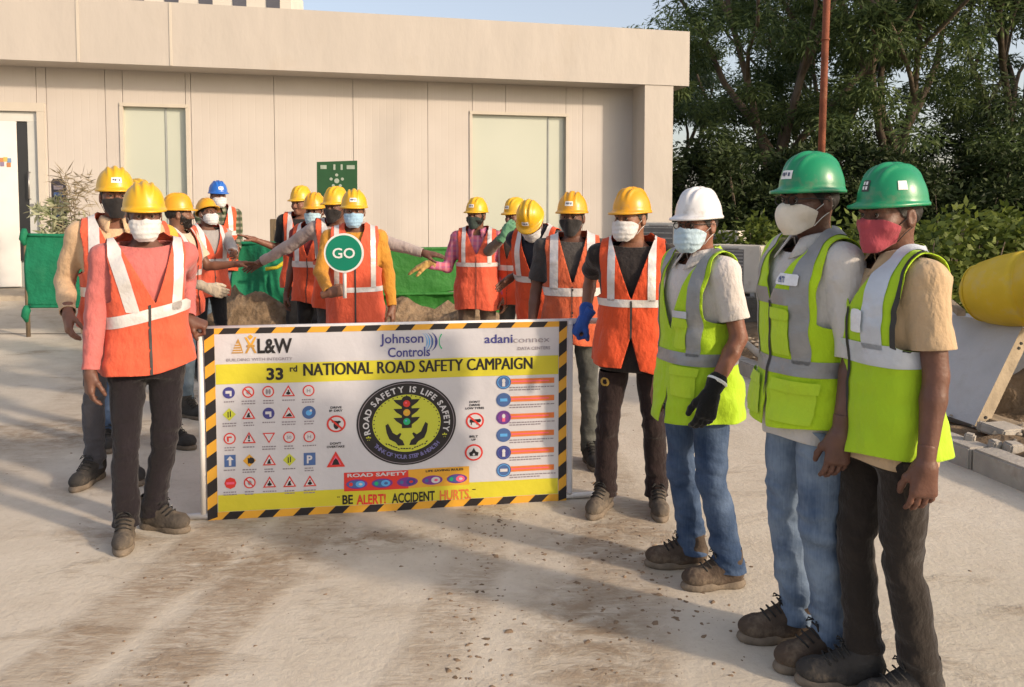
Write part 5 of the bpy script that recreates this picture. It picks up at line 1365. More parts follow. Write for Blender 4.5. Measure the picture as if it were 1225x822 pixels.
# hazard border
bd = .052; bs = .030
P = Print("hazard_border")
P.rect(0, 0, bd * .95, BH, AMB, 1); P.rect(BW - bd * .85, 0, BW, BH, AMB, 1); P.rect(bd * .95, BH - bs, BW - bd * .85, BH, AMB, 1); P.rect(bd * .95, 0, BW - bd * .85, bs * 1.3, AMB, 1)
z = -.02
while z < BH:
    for x0, x1 in ((.0, bd * .95), (BW - bd * .85, BW)):
        a, c = max(0, z), min(BH, z + .072)
        pts = [(x0, max(0, min(BH, z))), (x1, max(0, min(BH, z + .035))), (x1, max(0, min(BH, z + .107))), (x0, max(0, min(BH, z + .072)))]
        if pts[2][1] - pts[1][1] > .004 or pts[3][1] - pts[0][1] > .004: P.poly(pts, BLACK, 2)
    z += .136
x = .07
while x < BW - .1:
    P.poly([(x, BH - bs), (x + .082, BH - bs), (x + .108, BH), (x + .026, BH)], BLACK, 2)
    P.poly([(x, 0), (x + .075, 0), (x + .115, bs * 1.3), (x + .04, bs * 1.3)], BLACK, 2); x += .178
P.done()
P = Print("title_band"); z0, z1 = bz(260, 459), bz(260, 435); P.rect(bd, z0, BW - bd * .9, z1, YEL, 1)
P.done(); P = Print("slogan_band"); z1 = bz(260, 592); P.rect(bd, bs * 1.35, BW - bd * .9, z1, YEL, 1); P.done()
def line(P, body, px0, px1, py0, py1, m, bold=.0, lay=3):
    """text fitted between two pixels; py0/py1 = cap top and baseline at mid"""
    xm = (px0 + px1) / 2; a = bp(px0, 500)[0]; c = bp(px1, 500)[0]; zt_, zb_ = bz(xm, py0), bz(xm, py1)
    P.text(body, (a + c) / 2, (zt_ + zb_) / 2, zt_ - zb_, m, lay, c - a, bold)
P = Print("title_number"); line(P, "33", 313, 331, 440, 453.5, BLACK, .035); P.done(); P = Print("title_number"); line(P, "rd", 338, 346, 437, 444, BLACK, .03); P.done(); P = Print("title_lettering"); [line(P, "NATIONAL ROAD SAFETY CAMPAIGN", 353 + q * .55, 628 + q * .55, 432.5, 446.5, BLACK, 0.0, 3 + .12 * q) for q in (-1, 0, 1)]; P.done()
P = Print("slogan_lettering")
line(P, "\"", 388, 391, 594, 597, BLACK, .02); P.done(); P = Print("slogan_lettering")
line(P, "BE", 394, 406, 592, 602.5, BLACK, .03); P.done(); P = Print("slogan_lettering"); line(P, "ALERT!", 410, 444, 591, 602, RED, .03); P.done(); P = Print("slogan_lettering"); line(P, "ACCIDENT", 451, 503, 588.5, 599.5, BLACK, .03); P.done(); P = Print("slogan_lettering"); line(P, "HURTS.", 509, 548, 586, 597, ORNG, .03); P.done(); P = Print("slogan_lettering"); line(P, "\"", 550, 554, 585, 588, BLACK, .02); P.done()
# logos
P = Print("tower_logo")
c, z = bp(283, 414); P.poly([(c - .028, z - .035), (c + .030, z - .035), (c + .02, z + .006), (c + .006, z + .042), (c - .010, z + .01)], GOLD, 2)
for q in range(4): P.rect(c - .026, z - .028 + q * .013, c + .024 - q * .005, z - .024 + q * .013, WHITE, 3)
c, z = bp(297, 413)
for sg_ in (-1, 1):
    P.poly([(c + sg_ * .030, z + .044), (c + sg_ * .020, z + .044), (c - sg_ * .004, z + .002), (c + sg_ * .006, z - .004)][::-sg_], AMB, 2)
    P.poly([(c + sg_ * .030, z - .040), (c + sg_ * .018, z - .040), (c - sg_ * .004, z + .004), (c + sg_ * .006, z + .008)][::sg_], GOLD, 2)
P.rect(c - .02, z - .008, c + .02, z + .004, GOLD, 3); P.poly([(c - .014, z + .046), (c, z + .03), (c + .014, z + .046), (c, z + .058)], AMB, 3)
line(P, "L&W", 304, 341, 405, 421.5, BLACK, .03); line(P, "BUILDING WITH INTEGRITY", 272, 341, 427.5, 431, GREY, .0); P.done()
P = Print("wave_logo")
line(P, "Johnson", 439, 490, 401, 412, NAVY, .012); line(P, "Controls", 448, 498, 417, 428, NAVY, .012)
c, z = bp(501, 411)
for i, (off, w_, m_) in enumerate(((-.030, .006, CYAN), (-.016, .008, CYAN), (.0, .011, BLUE), (.022, .014, NAVY))):
    n = 12; pts = []
    for k in range(n + 1):
        a = R(-58 + 116 * k / n); pts.append((c - .055 + off + .06 * math.cos(a), z + .056 * math.sin(a)))
    pi_ = [(x - w_ * (1 - abs(k / n - .5) * 1.6), zz) for k, (x, zz) in enumerate(pts)]
    P.add(pts + pi_, [(k, k + 1, n + 2 + k, n + 1 + k) for k in range(n)], m_, 2)
P.ell(c + .058, z, .024, .045, GREENP, 2, 14, .82, 110, 250); P.done()
P = Print("partner_lettering"); line(P, "adani", 566, 602, 403.5, 413.5, NAVY, .012); line(P, "connex", 603, 651, 406, 413, GREY, -.006); line(P, "DATA CENTERS", 609, 652, 418, 421.5, GREY, .01); P.done()
# small road signs, five by five
def tri(P, cx, cz, r, m, lay, inv=False):
    s_ = -1 if inv else 1; p = [(cx - r, cz - s_ * r * .8), (cx + r, cz - s_ * r * .8), (cx, cz + s_ * r * .95)]; P.poly(p if not inv else p[::-1], m, lay)
def caption(P, cx, cz, w_, rows=1, h=.0060):
    for q in range(rows):
        x = cx - w_ / 2
        while x < cx + w_ / 2 - .006:
            ww = min(rng.uniform(.006, .016), cx + w_ / 2 - x); P.rect(x, cz - q * .013 - h / 2, x + ww, cz - q * .013 + h / 2, GREY, 2); x += ww + .003
KIND = ["Bc R/ Rx Tw Rn", "Dy Tc Bc Tm Cb", "R7 T! Vw Rn Rn", "Sq Do Tc Dy Pk", "St R/ Tw Tc Tw"]
for r_i, row in enumerate(KIND):
    for c_i, kd in enumerate(row.split()):
        px = (273.5, 293.5, 314.5, 336, 358)[c_i]; py = (469, 495, 524, 551, 577.5)[r_i] - c_i * .5
        cx, cz = bp(px, py); P = Print("printed_sign"); r = .030
        if kd[0] == 'B': P.ell(cx, cz, r, r, NAVY, 2); P.rect(cx - .016, cz - .004, cx + .008, cz + .010, WHITE, 3); P.rect(cx + .004, cz - .018, cx + .014, cz + .010, WHITE, 3)
        elif kd[0] == 'C': P.ell(cx, cz, r * 1.15, r * 1.15, BLUE, 2); P.ell(cx, cz - .002, .016, .014, CYAN, 3); P.ell(cx + .01, cz + .01, .006, .006, WHITE, 4)
        elif kd == 'St': P.ell(cx, cz, r, r, RED, 2, 8); P.rect(cx - .02, cz - .006, cx + .02, cz + .006, PINK, 3)
        elif kd[0] == 'R':
            P.ell(cx, cz, r, r, RED, 2); P.ell(cx, cz, r * .78, r * .78, WHITE, 3)
            if kd[1] == '/': P.poly([(cx - .019, cz + .014), (cx - .014, cz + .019), (cx + .019, cz - .014), (cx + .014, cz - .019)][::-1], RED, 4); P.ell(cx, cz, .010, .012, GREY, 4)
            elif kd[1] == 'x':
                for q in (-1, 1): P.ell(cx + q * .007, cz, .006, .014, GREY, 4)
            elif kd[1] == '7': P.poly([(cx - .014, cz + .012), (cx + .010, cz + .012), (cx + .012, cz + .004), (cx - .004, cz + .004), (cx - .004, cz - .015), (cx - .013, cz - .015)][::-1], RED, 4)
            else: P.text("50" if c_i == 3 else "H", cx, cz, .017, GREY, 4, .024 if c_i == 3 else .018, .02)
        elif kd[0] == 'T':
            tri(P, cx, cz, r * 1.12, RED, 2); tri(P, cx, cz - .002, r * .78, WHITE, 3)
            if kd[1] == '!': P.rect(cx - .004, cz - .004, cx + .004, cz + .014, BLACK, 4); P.ell(cx, cz - .013, .005, .005, BLACK, 4)
            elif kd[1] == 'm': P.poly([(cx - .018, cz - .018), (cx + .018, cz - .018), (cx + .007, cz + .001), (cx - .004, cz - .006)], BLACK, 4)
            elif kd[1] == 'w': P.ell(cx, cz - .010, .011, .008, BLACK, 4); P.rect(cx - .003, cz - .006, cx + .004, cz + .008, BLACK, 4)
            else: P.poly([(cx - .012, cz - .018), (cx + .010, cz - .018), (cx + .004, cz - .002), (cx + .009, cz + .008), (cx - .003, cz + .004)], BLACK, 4)
        elif kd[0] == 'V': tri(P, cx, cz, r * 1.05, RED, 2, True); tri(P, cx, cz + .002, r * .74, WHITE, 3, True)
        elif kd[0] == 'D':
            P.poly([(cx - r * 1.1, cz), (cx, cz - r * 1.1), (cx + r * 1.1, cz), (cx, cz + r * 1.1)], AMB if kd[1] == 'o' else LIME, 2); P.rect(cx - .008, cz - .016, cx - .003, cz + .014, BLACK, 3); P.rect(cx + .003, cz - .013, cx + .008, cz + .017, BLACK, 3)
            if kd[1] == 'o': P.ell(cx + .010, cz, .016, .016, BLACK, 4)
        elif kd == 'Sq': P.rect(cx - .028, cz - .030, cx + .028, cz + .032, BLUE, 2); P.rect(cx - .006, cz - .024, cx + .006, cz + .010, WHITE, 3); P.poly([(cx - .018, cz + .006), (cx + .018, cz + .006), (cx, cz + .026)], WHITE, 3)
        elif kd == 'Pk': P.rect(cx - .030, cz - .032, cx + .030, cz + .034, BLUE, 2); P.text("P", cx, cz, .040, WHITE, 3, None, .03)
        caption(P, cx, cz - .047, (.050, .068, .052, .064, .07)[(r_i + c_i) % 5], 2 if (r_i + c_i) % 3 else 1); P.done()
# prohibition signs beside the emblem
for px, py, kd, cap in ((388, 507, 'o', ("DRIVE", "IF DRY")), (387, 550, 't', ("DON'T", "OVERTAKE")), (553.5, 505, 'o', ("DON'T", "DRIVE", "LOW TYRES")), (552, 542, 'o', ("BELT", "UP"))):
    cx, cz = bp(px, py); P = Print("warning_sign"); r = .049
    if kd == 'o':
        P.ell(cx, cz, r, r * .92, RED, 2); P.ell(cx, cz, r * .8, r * .74, WHITE, 3)
        if px < 400: P.ell(cx, cz - .006, .014, .022, BLACK, 4); P.ell(cx - .012, cz + .012, .012, .006, BLACK, 4); P.ell(cx + .014, cz + .010, .010, .006, BLACK, 4)
        elif py < 520: P.rect(cx - .028, cz - .008, cx + .022, cz + .010, BLACK, 4); P.ell(cx + .024, cz + .002, .009, .010, BLACK, 4); P.rect(cx - .022, cz - .020, cx - .016, cz - .006, BLACK, 4); P.rect(cx + .008, cz - .020, cx + .014, cz - .006, BLACK, 4)
        else: P.poly([(cx - .022, cz - .018), (cx + .022, cz - .018), (cx + .026, cz), (cx + .010, cz + .006), (cx, cz + .026), (cx - .012, cz + .006), (cx - .026, cz)], BLACK, 4); P.ell(cx, cz - .010, .006, .006, WHITE, 5)
        if py < 520: P.poly([(cx - .036, cz + .026), (cx - .028, cz + .032), (cx + .036, cz - .026), (cx + .028, cz - .032)][::-1], RED, 5)
    else: tri(P, cx, cz, r * .98, RED, 2); tri(P, cx, cz - .004, r * .58, PINK, 3); P.poly([(cx - .020, cz - .026), (cx + .020, cz - .026), (cx + .012, cz - .004), (cx, cz + .010), (cx - .012, cz - .004)], BLACK, 4)
    for q, t in enumerate(cap[::-1]): P.text(t, cx, cz + .070 + q * .017, .011, BLACK, 2, min(.10, .0115 * len(t)), .03)
    P.done()
# round emblem
cx, cz = bp(469.5, 506.5); rx, rz = .262, .224
P = Print("round_emblem"); P.ell(cx, cz, rx, rz, BLACK, 2, 64); P.ell(cx, cz, rx * .965, rz * .965, GREY, 3, 72, .985); P.ell(cx, cz, rx * .685, rz * .685, LIME, 3, 56); P.done()
P = Print("emblem_lettering")
def arc(P, body, r, a0, a1, h, m, inner=False):
    tot = sum(glyphs(ch, .03)[2] + .12 if ch != ' ' else .42 for ch in body); a = a0
    for ch in body:
        wdt = (glyphs(ch, .03)[2] + .12) if ch != ' ' else .42; am = a + (a1 - a0) * (wdt / 2) / tot; a += (a1 - a0) * wdt / tot
        if ch == ' ': continue
        t = R(am); x = cx + rx * r * math.cos(t); z_ = cz + rz * r * math.sin(t); P.text(ch, x, z_, h, m, 4, None, .03, (t - math.pi / 2) if not inner else (t + math.pi / 2))
arc(P, "ROAD SAFETY IS LIFE SAFETY", .815, 198, -18, .031, WHITE)
arc(P, "THINK OF YOUR STEP & HEALTH", .80, 218, 322, .021, PM("violet", (.16, .15, .34)), True)
for k in range(17):
    t = R(230 + k * 5); P.text("-" if k % 5 else ".", cx + rx * .605 * math.cos(t), cz + rz * .605 * math.sin(t) + .004, .022, BLACK, 4, .011, .05, t + math.pi / 2)
for an in (203, -23): P.text("*", cx + rx * .83 * math.cos(R(an)), cz + rz * .83 * math.sin(R(an)) - .012, .04, LIME, 4, None, .03)
for k in range(44):
    a = R(k * 360 / 44)
    if not (220 < (k * 360 / 44) < 320): P.ell(cx + rx * .655 * math.cos(a), cz + rz * .655 * math.sin(a), .0038, .0038, BLACK, 4, 6)
P.done()
P = Print("traffic_light"); t0 = cz + .05
P.rect(cx - .026, t0 - .076, cx + .026, t0 + .076, BLACK, 4); P.ell(cx, t0 + .076, .026, .020, BLACK, 4, 12, 0, 0, 180)
for q in range(3):
    z_ = t0 + .055 - q * .048
    for sg_ in (-1, 1): P.poly([(cx + sg_ * .024, z_ + .022), (cx + sg_ * .070, z_ + .022), (cx + sg_ * .055, z_ + .004), (cx + sg_ * .024, z_ - .018)][::-sg_], BLACK, 4)
    P.ell(cx, z_, .0185, .0185, (RED, AMB, GREENP)[q], 5, 18); P.ell(cx - .004, z_ + .005, .006, .005, (PINK, YEL, CYAN)[q], 6, 8)
for sg_ in (-1, 1):
    pts = [(.112, -.008), (.098, .002), (.086, -.022), (.074, -.048), (.052, -.062), (.036, -.050), (.028, -.056), (.040, -.078), (.022, -.092), (.012, -.118), (.046, -.118), (.060, -.100), (.092, -.082), (.106, -.048)]
    pts = [(cx + sg_ * x, cz + z_) for x, z_ in pts]; n = len(pts)
    for a_, b_ in ((0, 13), (1, 12), (2, 11), (3, 11), (4, 10)): pass
    strip_ = [(0, 1, 2, 13), (13, 2, 3, 12), (12, 3, 4, 11), (11, 4, 5, 7), (5, 6, 7), (11, 7, 8, 10), (8, 9, 10)]
    P.add(pts, [f if sg_ < 0 else f[::-1] for f in strip_], BLACK, 4)
P.done()
# strip of pill badges
P = Print("pill_strip"); x0 = bp(396, 500)[0]; x1 = bp(471, 500)[0]; x2 = bp(546, 500)[0]; zb_ = bz(396, 588) + .001; zt_ = bz(396, 566); zt2 = bz(546, 558)
P.rect(x0, zb_, x1, zt_ + .002, RED, 2); P.rect(x1, zb_ + .001, x2, zt_ + .004, AMB, 2)
P.text("ROAD SAFETY", (x0 + x1) / 2 + .004, zt_ - .013, .018, WHITE, 4, (x1 - x0) * .92, .03); P.text("LIFE SAVING RULES", (x1 + x2) / 2 + .03, zt_ - .010, .011, BLACK, 4, (x2 - x1) * .62, .03)
for i in range(5):
    cx_ = x0 + (x2 - x0) * (.10 + .2 * i); cz_ = (zb_ + zt_) / 2 - .012; m_ = (BLUE, BLUE, PURP, PURP, BLUE)[i]
    P.ell(cx_, cz_, .055, .025, PURP, 3); P.ell(cx_ - .004, cz_, .046, .019, m_, 4); P.ell(cx_ + .018, cz_, .024, .017, (CYAN, CYAN, NAVY, WHITE, PINK)[i], 5); P.ell(cx_ - .03, cz_, .010, .010, (RED, GREENP, BLUE, BLUE, GREENP)[i], 5); P.ell(cx_ + .02, cz_, .010, .007, (WHITE, BLUE, RED, PINK, WHITE)[i], 6)
P.done()
# right-hand column
for i in range(6):
    py = 459.5 + i * 20.6; cx_, cz_ = bp(590.5, py); P = Print("safety_rule"); P.ell(cx_, cz_, .040, .038, (BLUE, BLUE, PURP, BLUE, NAVY, BLUE)[i], 2); P.ell(cx_, cz_, .034, .032, (CYAN, BLUE, NAVY, BLUE, BLUE, CYAN)[i], 3, 24, .9)
    if i in (0, 2, 4): P.ell(cx_, cz_ + .008, .009, .012, WHITE, 4); P.rect(cx_ - .008, cz_ - .022, cx_ + .008, cz_ - .002, WHITE if i != 2 else PINK, 4)
    else: P.rect(cx_ - .020, cz_ - .008, cx_ + .020, cz_ + .008, CYAN if i != 5 else WHITE, 4)
    xa, xb = bp(598, py)[0], bp(658, py)[0]; P.rect(xa, cz_ - .012, xb, cz_ + .018, ORNG, 1); P.rect(xa + .01, cz_ + .0, xb - .03, cz_ + .006, PINK, 2)
    for q in range(2):
        x = xa
        while x < xb - (.0 if q == 0 else .08):
            ww = rng.uniform(.008, .022); P.rect(x, cz_ - .030 - q * .013 - .003, x + ww, cz_ - .030 - q * .013 + .003, GREY, 2); x += ww + .004
    P.done()
# ------------------------------------------------------------------ the people
OR1 = cloth("orange mesh vest", (.62, .092, .036), .08, .8, .45, 26, dirt=(.45, .12, .06), dirt_amt=.06)
OR2 = cloth("deep orange vest", (.58, .075, .024), .08, .8, .45, 26)
OR3 = cloth("faded orange vest", (.50, .105, .045), .12, .85, .5, 24, dirt=(.30, .10, .06), dirt_amt=.12)
ORC = cloth("coral orange vest", (.60, .100, .050), .08, .8, .45, 24)
HV1 = cloth("lime yellow vest", (.36, .56, .018), .06, .7, .35, 30)
HV2 = cloth("bright lime vest", (.41, .62, .014), .06, .7, .35, 30)
HVP = cloth("lime vest pocket", (.42, .61, .03), .06, .7, .35, 30)
C_ = cloth
J_BLUE = denim("blue jeans", (.024, .046, .098), (.080, .120, .200)); J_LIGHT = denim("washed jeans", (.060, .095, .165), (.20, .265, .355)); J_GREY = denim("grey jeans", (.055, .058, .055), (.12, .125, .115)); J_DULL = denim("dull blue jeans", (.05, .075, .10), (.13, .17, .21))
YH = ('yellow', (.66, .38, .012)); YO = ('amber yellow', (.64, .31, .010)); GH = ('green', (.004, .225, .095)); WH_ = ('white', (.66, .66, .67)); BH_ = ('blue', (.02, .13, .50))
SURG = lambda n, c: ('surgical', n, c)
def plaid_v(): return None
def pp(label, px, top, yaw, foot=None, Y=None, feet_px=None, H=None, **kw):
    """place by where the feet stand (ground) or, when hidden, by a depth judged from the helmet's size"""
    b = gnd(px, foot) if foot else at(px, 250, Y); base = Vector((b.x, b.y, rise(b.y) if not foot else 0.0))
    if H is None: H = 1.70 * (at(px, top, base.y).z - base.z) / 1.757
    va = math.degrees(math.atan((px - 612.5) / FPX)); yaw = yaw - va            # yaw is given as it looks from the camera
    Mi = (Matrix.Translation(base) @ Matrix.Rotation(R(yaw), 4, 'Z')).inverted()
    if feet_px:
        ft = {}
        for sd, (x, y, fy) in feet_px.items():
            p = Mi @ gnd(x, y); ft[sd] = (p.x, p.y, R(fy - va - yaw), 0.0)
        kw['feet'] = ft
    if 'head' in kw: kw['head'] = tuple(R(v) for v in kw['head'])
    if 'lean' in kw: kw['lean'] = tuple(R(v) for v in kw['lean'])
    return person(label, base, R(yaw), H, **kw)
VEST = lambda m, **k: dict(mat=m, **k)
# --- right side, hi-vis group
badge = mat("vest badge", (.72, .74, .78), .5, .08, 60); badgeb = mat("blue badge", (.10, .16, .45), .5, .3, 80)
pp("man in green helmet, red mask, khaki shirt and lime vest with silver tape", 1051, 195, -56, foot=832, feet_px={-1: (1026, 822, -74), 1: (1096, 846, -62)}, vox=.0095, build=.87,
   head=(2, 0, 10), skin_c=(.135, .062, .042), helmet=GH, sticker='black', mask=('cloth', "red cloth mask", (.36, .060, .080)), shirt=C_("khaki polo", (.46, .33, .20), .06), sleeve='short', collar=True, shirt_hem=.80,
   vest=VEST(HV1, style='grid', tape=M_TAPEB, belt=1.16, tw=.034, sx=.095, hem=.835, vee=1.30, vwidth=.075, zx=0.0, piping=M_ZIP, badges=[(.028, .07, 1.225, 1.295, badge)] , open=.15, openz=.92, flare=.02),
   trousers=C_("dark brown trousers", (.022, .017, .014), .2), boots='dark', legw=.004, arms={1: dict(wrist=(.225, -.02, .855)), -1: dict(wrist=(-.235, .0, .87))})
pp("man in green helmet, white cup mask and glasses with pocketed lime vest", 957, 182, -55, foot=786, feet_px={-1: (948, 764, -68), 1: (990, 794, -58)}, vox=.0095, build=.87,
   head=(0, 0, 6), skin_c=(.115, .056, .040), helmet=GH, sticker='white', mask=('cup', "cream cup mask", (.66, .61, .53)), glasses=True, shirt=C_("white grey shirt", (.52, .50, .48), .05), sleeve='rolled', collar=True, shirt_hem=.79,
   vest=VEST(HV2, style='grid', tape=M_TAPEG, belt=1.045, chest=1.275, tw=.026, sx=.115, hem=.845, vee=1.26, vwidth=.085, pockets=[(.015, .088, 1.085, 1.235, HVP), (.03, .155, .865, 1.0, HVP), (-.155, -.03, .865, 1.0, HVP)],
             badges=[(.035, .115, 1.315, 1.35, badge), (.045, .072, 1.322, 1.342, badgeb)], flare=.03, open=.12, openz=.98), trousers=J_LIGHT, boots='brown', legw=.006, arms={1: dict(wrist=(.225, -.03, .86)), -1: dict(wrist=(-.235, .05, .86))})
pp("man in white helmet, blue mask and lime vest, wearing one black glove", 829, 224, -52, foot=690, feet_px={-1: (824, 678, -82), 1: (868, 701, -70)}, vox=.0105, build=.89,
   head=(2, 0, 14), skin_c=(.20, .085, .055), helmet=WH_, sticker=None, mask=SURG("pale blue mask", (.42, .55, .64)), glasses=True, shirt=C_("white polo", (.56, .52, .50), .05), sleeve='short', collar=True, shirt_hem=.78,
   vest=VEST(HV1, style='grid', tape=M_TAPEG, belt=1.02, tw=.026, sx=.125, hem=.74, vee=1.13, vwidth=.10, zip=False, pockets=[(.035, .10, 1.06, 1.19, HVP), (.04, .15, .86, .985, HVP)], badges=[(.03, .105, 1.195, 1.225, M_TAPEB)], flare=.045, open=.10, openz=.90),
   trousers=J_BLUE, boots='brown', legw=.008, arms={1: dict(wrist=(.232, -.10, .90), hand='relaxed', glove=C_("black glove", (.012, .012, .012), .2), watch=M_STICK), -1: dict(wrist=(-.24, -.02, .87))})
# --- right end of the banner
pp("worker in orange vest, black tee and dark trousers with a blue glove on the frame", 755, 224, -4, foot=611, feet_px={-1: (722, 608, -20), 1: (786, 609, 4)}, vox=.011,
   head=(2, 0, -32), skin_c=(.21, .095, .055), helmet=YO, sticker=None, mask=SURG("white mask", (.58, .57, .57)), shirt=C_("black tee", (.022, .018, .018), .2), sleeve='short',
   vest=VEST(OR2, belt=1.15, tw=.020, sx=.105, hem=.80, vee=1.165, vwidth=.095, zip=True, open=.28, openz=.98, flare=.03, slant=-.15), trousers=C_("dark maroon trousers", (.019, .011, .011), .2), boots='dusty', legw=.006, shirt_hem=.72,
   arms={-1: dict(world=at(700, 380, 4.30), wpole=(.0, 1, -.15), hand='grip', glove=C_("blue glove", (.03, .09, .36), .2), wdir=(-.45, .1, -.6), wpalm=(0.2, .3, -.9)), 1: dict(wrist=(.27, -.09, .86), watch=mat('steel bracelet', (.35, .34, .33), .35, .1, 8, metal=.6))}, emblem=(-.135, .70, .022, mat('gold print', (.42, .26, .05), .6)))
pp("worker in faded orange vest, grey jeans and black mask behind the banner corner", 684, 229, 0, foot=556, feet_px={-1: (664, 556, -15), 1: (706, 554, 12)}, vox=.012,
   head=(0, 0, -12), skin_c=(.13, .06, .04), helmet=YO, mask=('cloth', "black mask", (.020, .018, .018)), shirt=C_("charcoal tee", (.055, .05, .048), .15), sleeve='short',
   vest=VEST(OR3, belt=1.13, tw=.026, sx=.115, hem=.80, vee=1.17, vwidth=.075), trousers=J_GREY, boots='dark', arms={})
pp("worker with helmeted head bowed and dark sleeves beside the banner corner", 648, 236, -25, Y=5.85, H=1.69, vox=.013, head=(38, 0, 6), lean=(12, 0, 0), skin_c=(.15, .07, .045), helmet=YH, mask=SURG("grey mask", (.45, .45, .46)),
   shirt=C_("navy dark shirt", (.022, .024, .035), .15), sleeve='rolled', collar=True, vest=VEST(OR2, belt=1.13, tw=.024), trousers=C_("grey trousers", (.10, .095, .09), .15), boots='dark',
   arms={-1: dict(world=at(612, 332, 5.9), hand='flat', wpole=(0, .2, -1)), 1: dict(wrist=(.24, -.08, .9))})
pp("worker wiping his face with a green gloved hand", 618, 236, -38, Y=6.9, vox=.014, head=(6, 0, -8), skin_c=(.14, .065, .04), helmet=YH, mask=None, shirt=C_("grey brown shirt", (.15, .12, .095), .15), sleeve='long', collar=True,
   vest=VEST(OR2, belt=1.13, tw=.024), trousers=C_("grey trousers", (.10, .095, .09), .15), boots='dark', arms={-1: dict(world=at(603, 282, 6.62), wpole=(-.9, -.2, -.9), hand='relaxed', glove=C_("green glove", (.10, .24, .14), .3), wdir=(.5, .1, .75), wpalm=(.3, .9, 0)), 1: dict(wrist=(.22, -.12, .95))})
pp("bearded worker in pink checked shirt pointing his arm along the line", 571, 236, -4, Y=6.9, vox=.013, head=(0, 0, -24), skin_c=(.17, .08, .05), helmet=YH, mask=('cloth', "dark green mask", (.03, .045, .04)), beard=True, tilt=0,
   shirt=plaid("pink check", (.46, .11, .17), (.36, .09, .20), (.50, .25, .30), 22), sleeve='long', collar=True, shirt_hem=.70, vest=VEST(ORC, belt=1.16, tw=.018, sx=.115, hem=.76, vee=1.24), trousers=C_("khaki brown trousers", (.13, .095, .07), .15), boots='dusty',
   arms={-1: dict(world=at(511, 316, 6.7), wpole=(0, .3, -1), hand='flat', wdir=(-.85, 0, -.35), wpalm=(0, .2, -1), glove=C_("tan glove", (.46, .30, .10), .25), **{'raise': .0}), 1: dict(wrist=(.25, -.05, .87))})
# --- middle
GO = pp("worker in ochre shirt and orange vest holding the GO paddle", 424, 226, 0, Y=5.85, vox=.0125, head=(2, 0, -4), skin_c=(.17, .08, .05), helmet=YH, mask=SURG("light blue mask", (.30, .47, .62)), shirt=C_("ochre shirt", (.50, .235, .035), .10), sleeve='long',
   vest=VEST(ORC, belt=1.02, tw=.018, sx=.13, hem=.76, vee=1.27, vwidth=.06, flare=.03), trousers=C_("dark grey trousers", (.05, .05, .05), .2), boots='dark',
   arms={-1: dict(world=at(394, 351, 5.48), wpole=(-.85, .2, -.85), hand='grip', wdir=(1, -.12, .25), wpalm=(.05, 1, 0)), 1: dict(wrist=(.27, -.0, .87))})
pp("worker in grey sleeves with both arms spread behind the GO paddle holder", 404, 223, 4, Y=6.35, vox=.013, head=(2, 0, -38), skin_c=(.13, .062, .044), helmet=YH, mask=('cloth', "black mask", (.020, .018, .018)), shirt=C_("grey sweatshirt", (.36, .30, .28), .08), sleeve='long', sticker=None,
   vest=VEST(OR1, belt=1.12, tw=.024), trousers=C_("dark grey trousers", (.05, .05, .05), .2), boots='dark',
   arms={-1: dict(world=at(309, 316, 6.45), wpole=(0, .4, -1), hand='flat', wpalm=(0, -.5, -.8), **{'raise': .03}), 1: dict(world=at(507, 303, 6.35), wpole=(0, .4, -1), hand='flat', wpalm=(0, .3, -1), wdir=(.95, 0, -.12), **{'raise': .03})})
pp("worker in orange vest and black trousers with a pale blue mask, turned aside", 376, 230, -28, Y=6.95, vox=.014, head=(3, 0, 10), skin_c=(.13, .06, .04), helmet=YO, sticker=None, mask=SURG("sky blue mask", (.36, .52, .60)), shirt=C_("dark red tee", (.20, .03, .03), .1), sleeve='short',
   vest=VEST(OR1, belt=1.13, tw=.026, hem=.80), trousers=C_("black trousers", (.015, .015, .017), .2), boots='dark', arms={-1: dict(wrist=(-.27, -.02, .86))})
pp("worker in black sleeves stretching one arm over the green cloth", 362, 222, -8, Y=7.9, vox=.015, head=(4, 0, -30), skin_c=(.19, .085, .055), helmet=YH, sticker=None, mask=None, shirt=C_("black shirt", (.016, .015, .016), .2), sleeve='short',
   vest=VEST(OR1, belt=1.13, tw=.026), trousers=C_("black trousers", (.015, .015, .017), .2), boots='dark', arms={-1: dict(world=at(305, 287, 7.8), wpole=(0, .3, -1), hand='flat', wpalm=(0, 0, -1), **{'raise': .03})})
# --- left side
pp("worker in blue helmet, plaid shirt and grey jeans, last of the left row", 261, 216, 8, Y=9.3, vox=.016, head=(2, 0, 8), skin_c=(.20, .09, .06), helmet=BH_, mask=SURG("white mask", (.58, .57, .57)), shirt=plaid("green plaid", (.05, .075, .035), (.22, .21, .15), (.03, .03, .03), 14), sleeve='long', collar=True,
   vest=VEST(OR1, belt=1.20, tw=.024), trousers=J_DULL, boots='dark', arms={1: dict(wrist=(.14, -.26, 1.03), hand='relaxed'), -1: dict(wrist=(-.05, -.26, 1.0), hand='relaxed')})
pp("worker in tilted back helmet, white mask and grey sleeves in the left row", 248, 236, 26, Y=7.5, vox=.015, head=(-8, 6, 8), skin_c=(.15, .07, .045), helmet=YO, tilt=R(-16), sticker=None, mask=SURG("white mask", (.58, .57, .57)), shirt=C_("light grey sweater", (.30, .28, .27), .1), sleeve='long',
   vest=VEST(ORC, belt=1.14, tw=.024), trousers=C_("black trousers", (.015, .015, .017), .2), boots='dark', arms={1: dict(world=at(280, 303, 7.2), wpole=(.2, .6, -1), hand='relaxed'), -1: dict(wrist=(-.24, -.05, .88))})
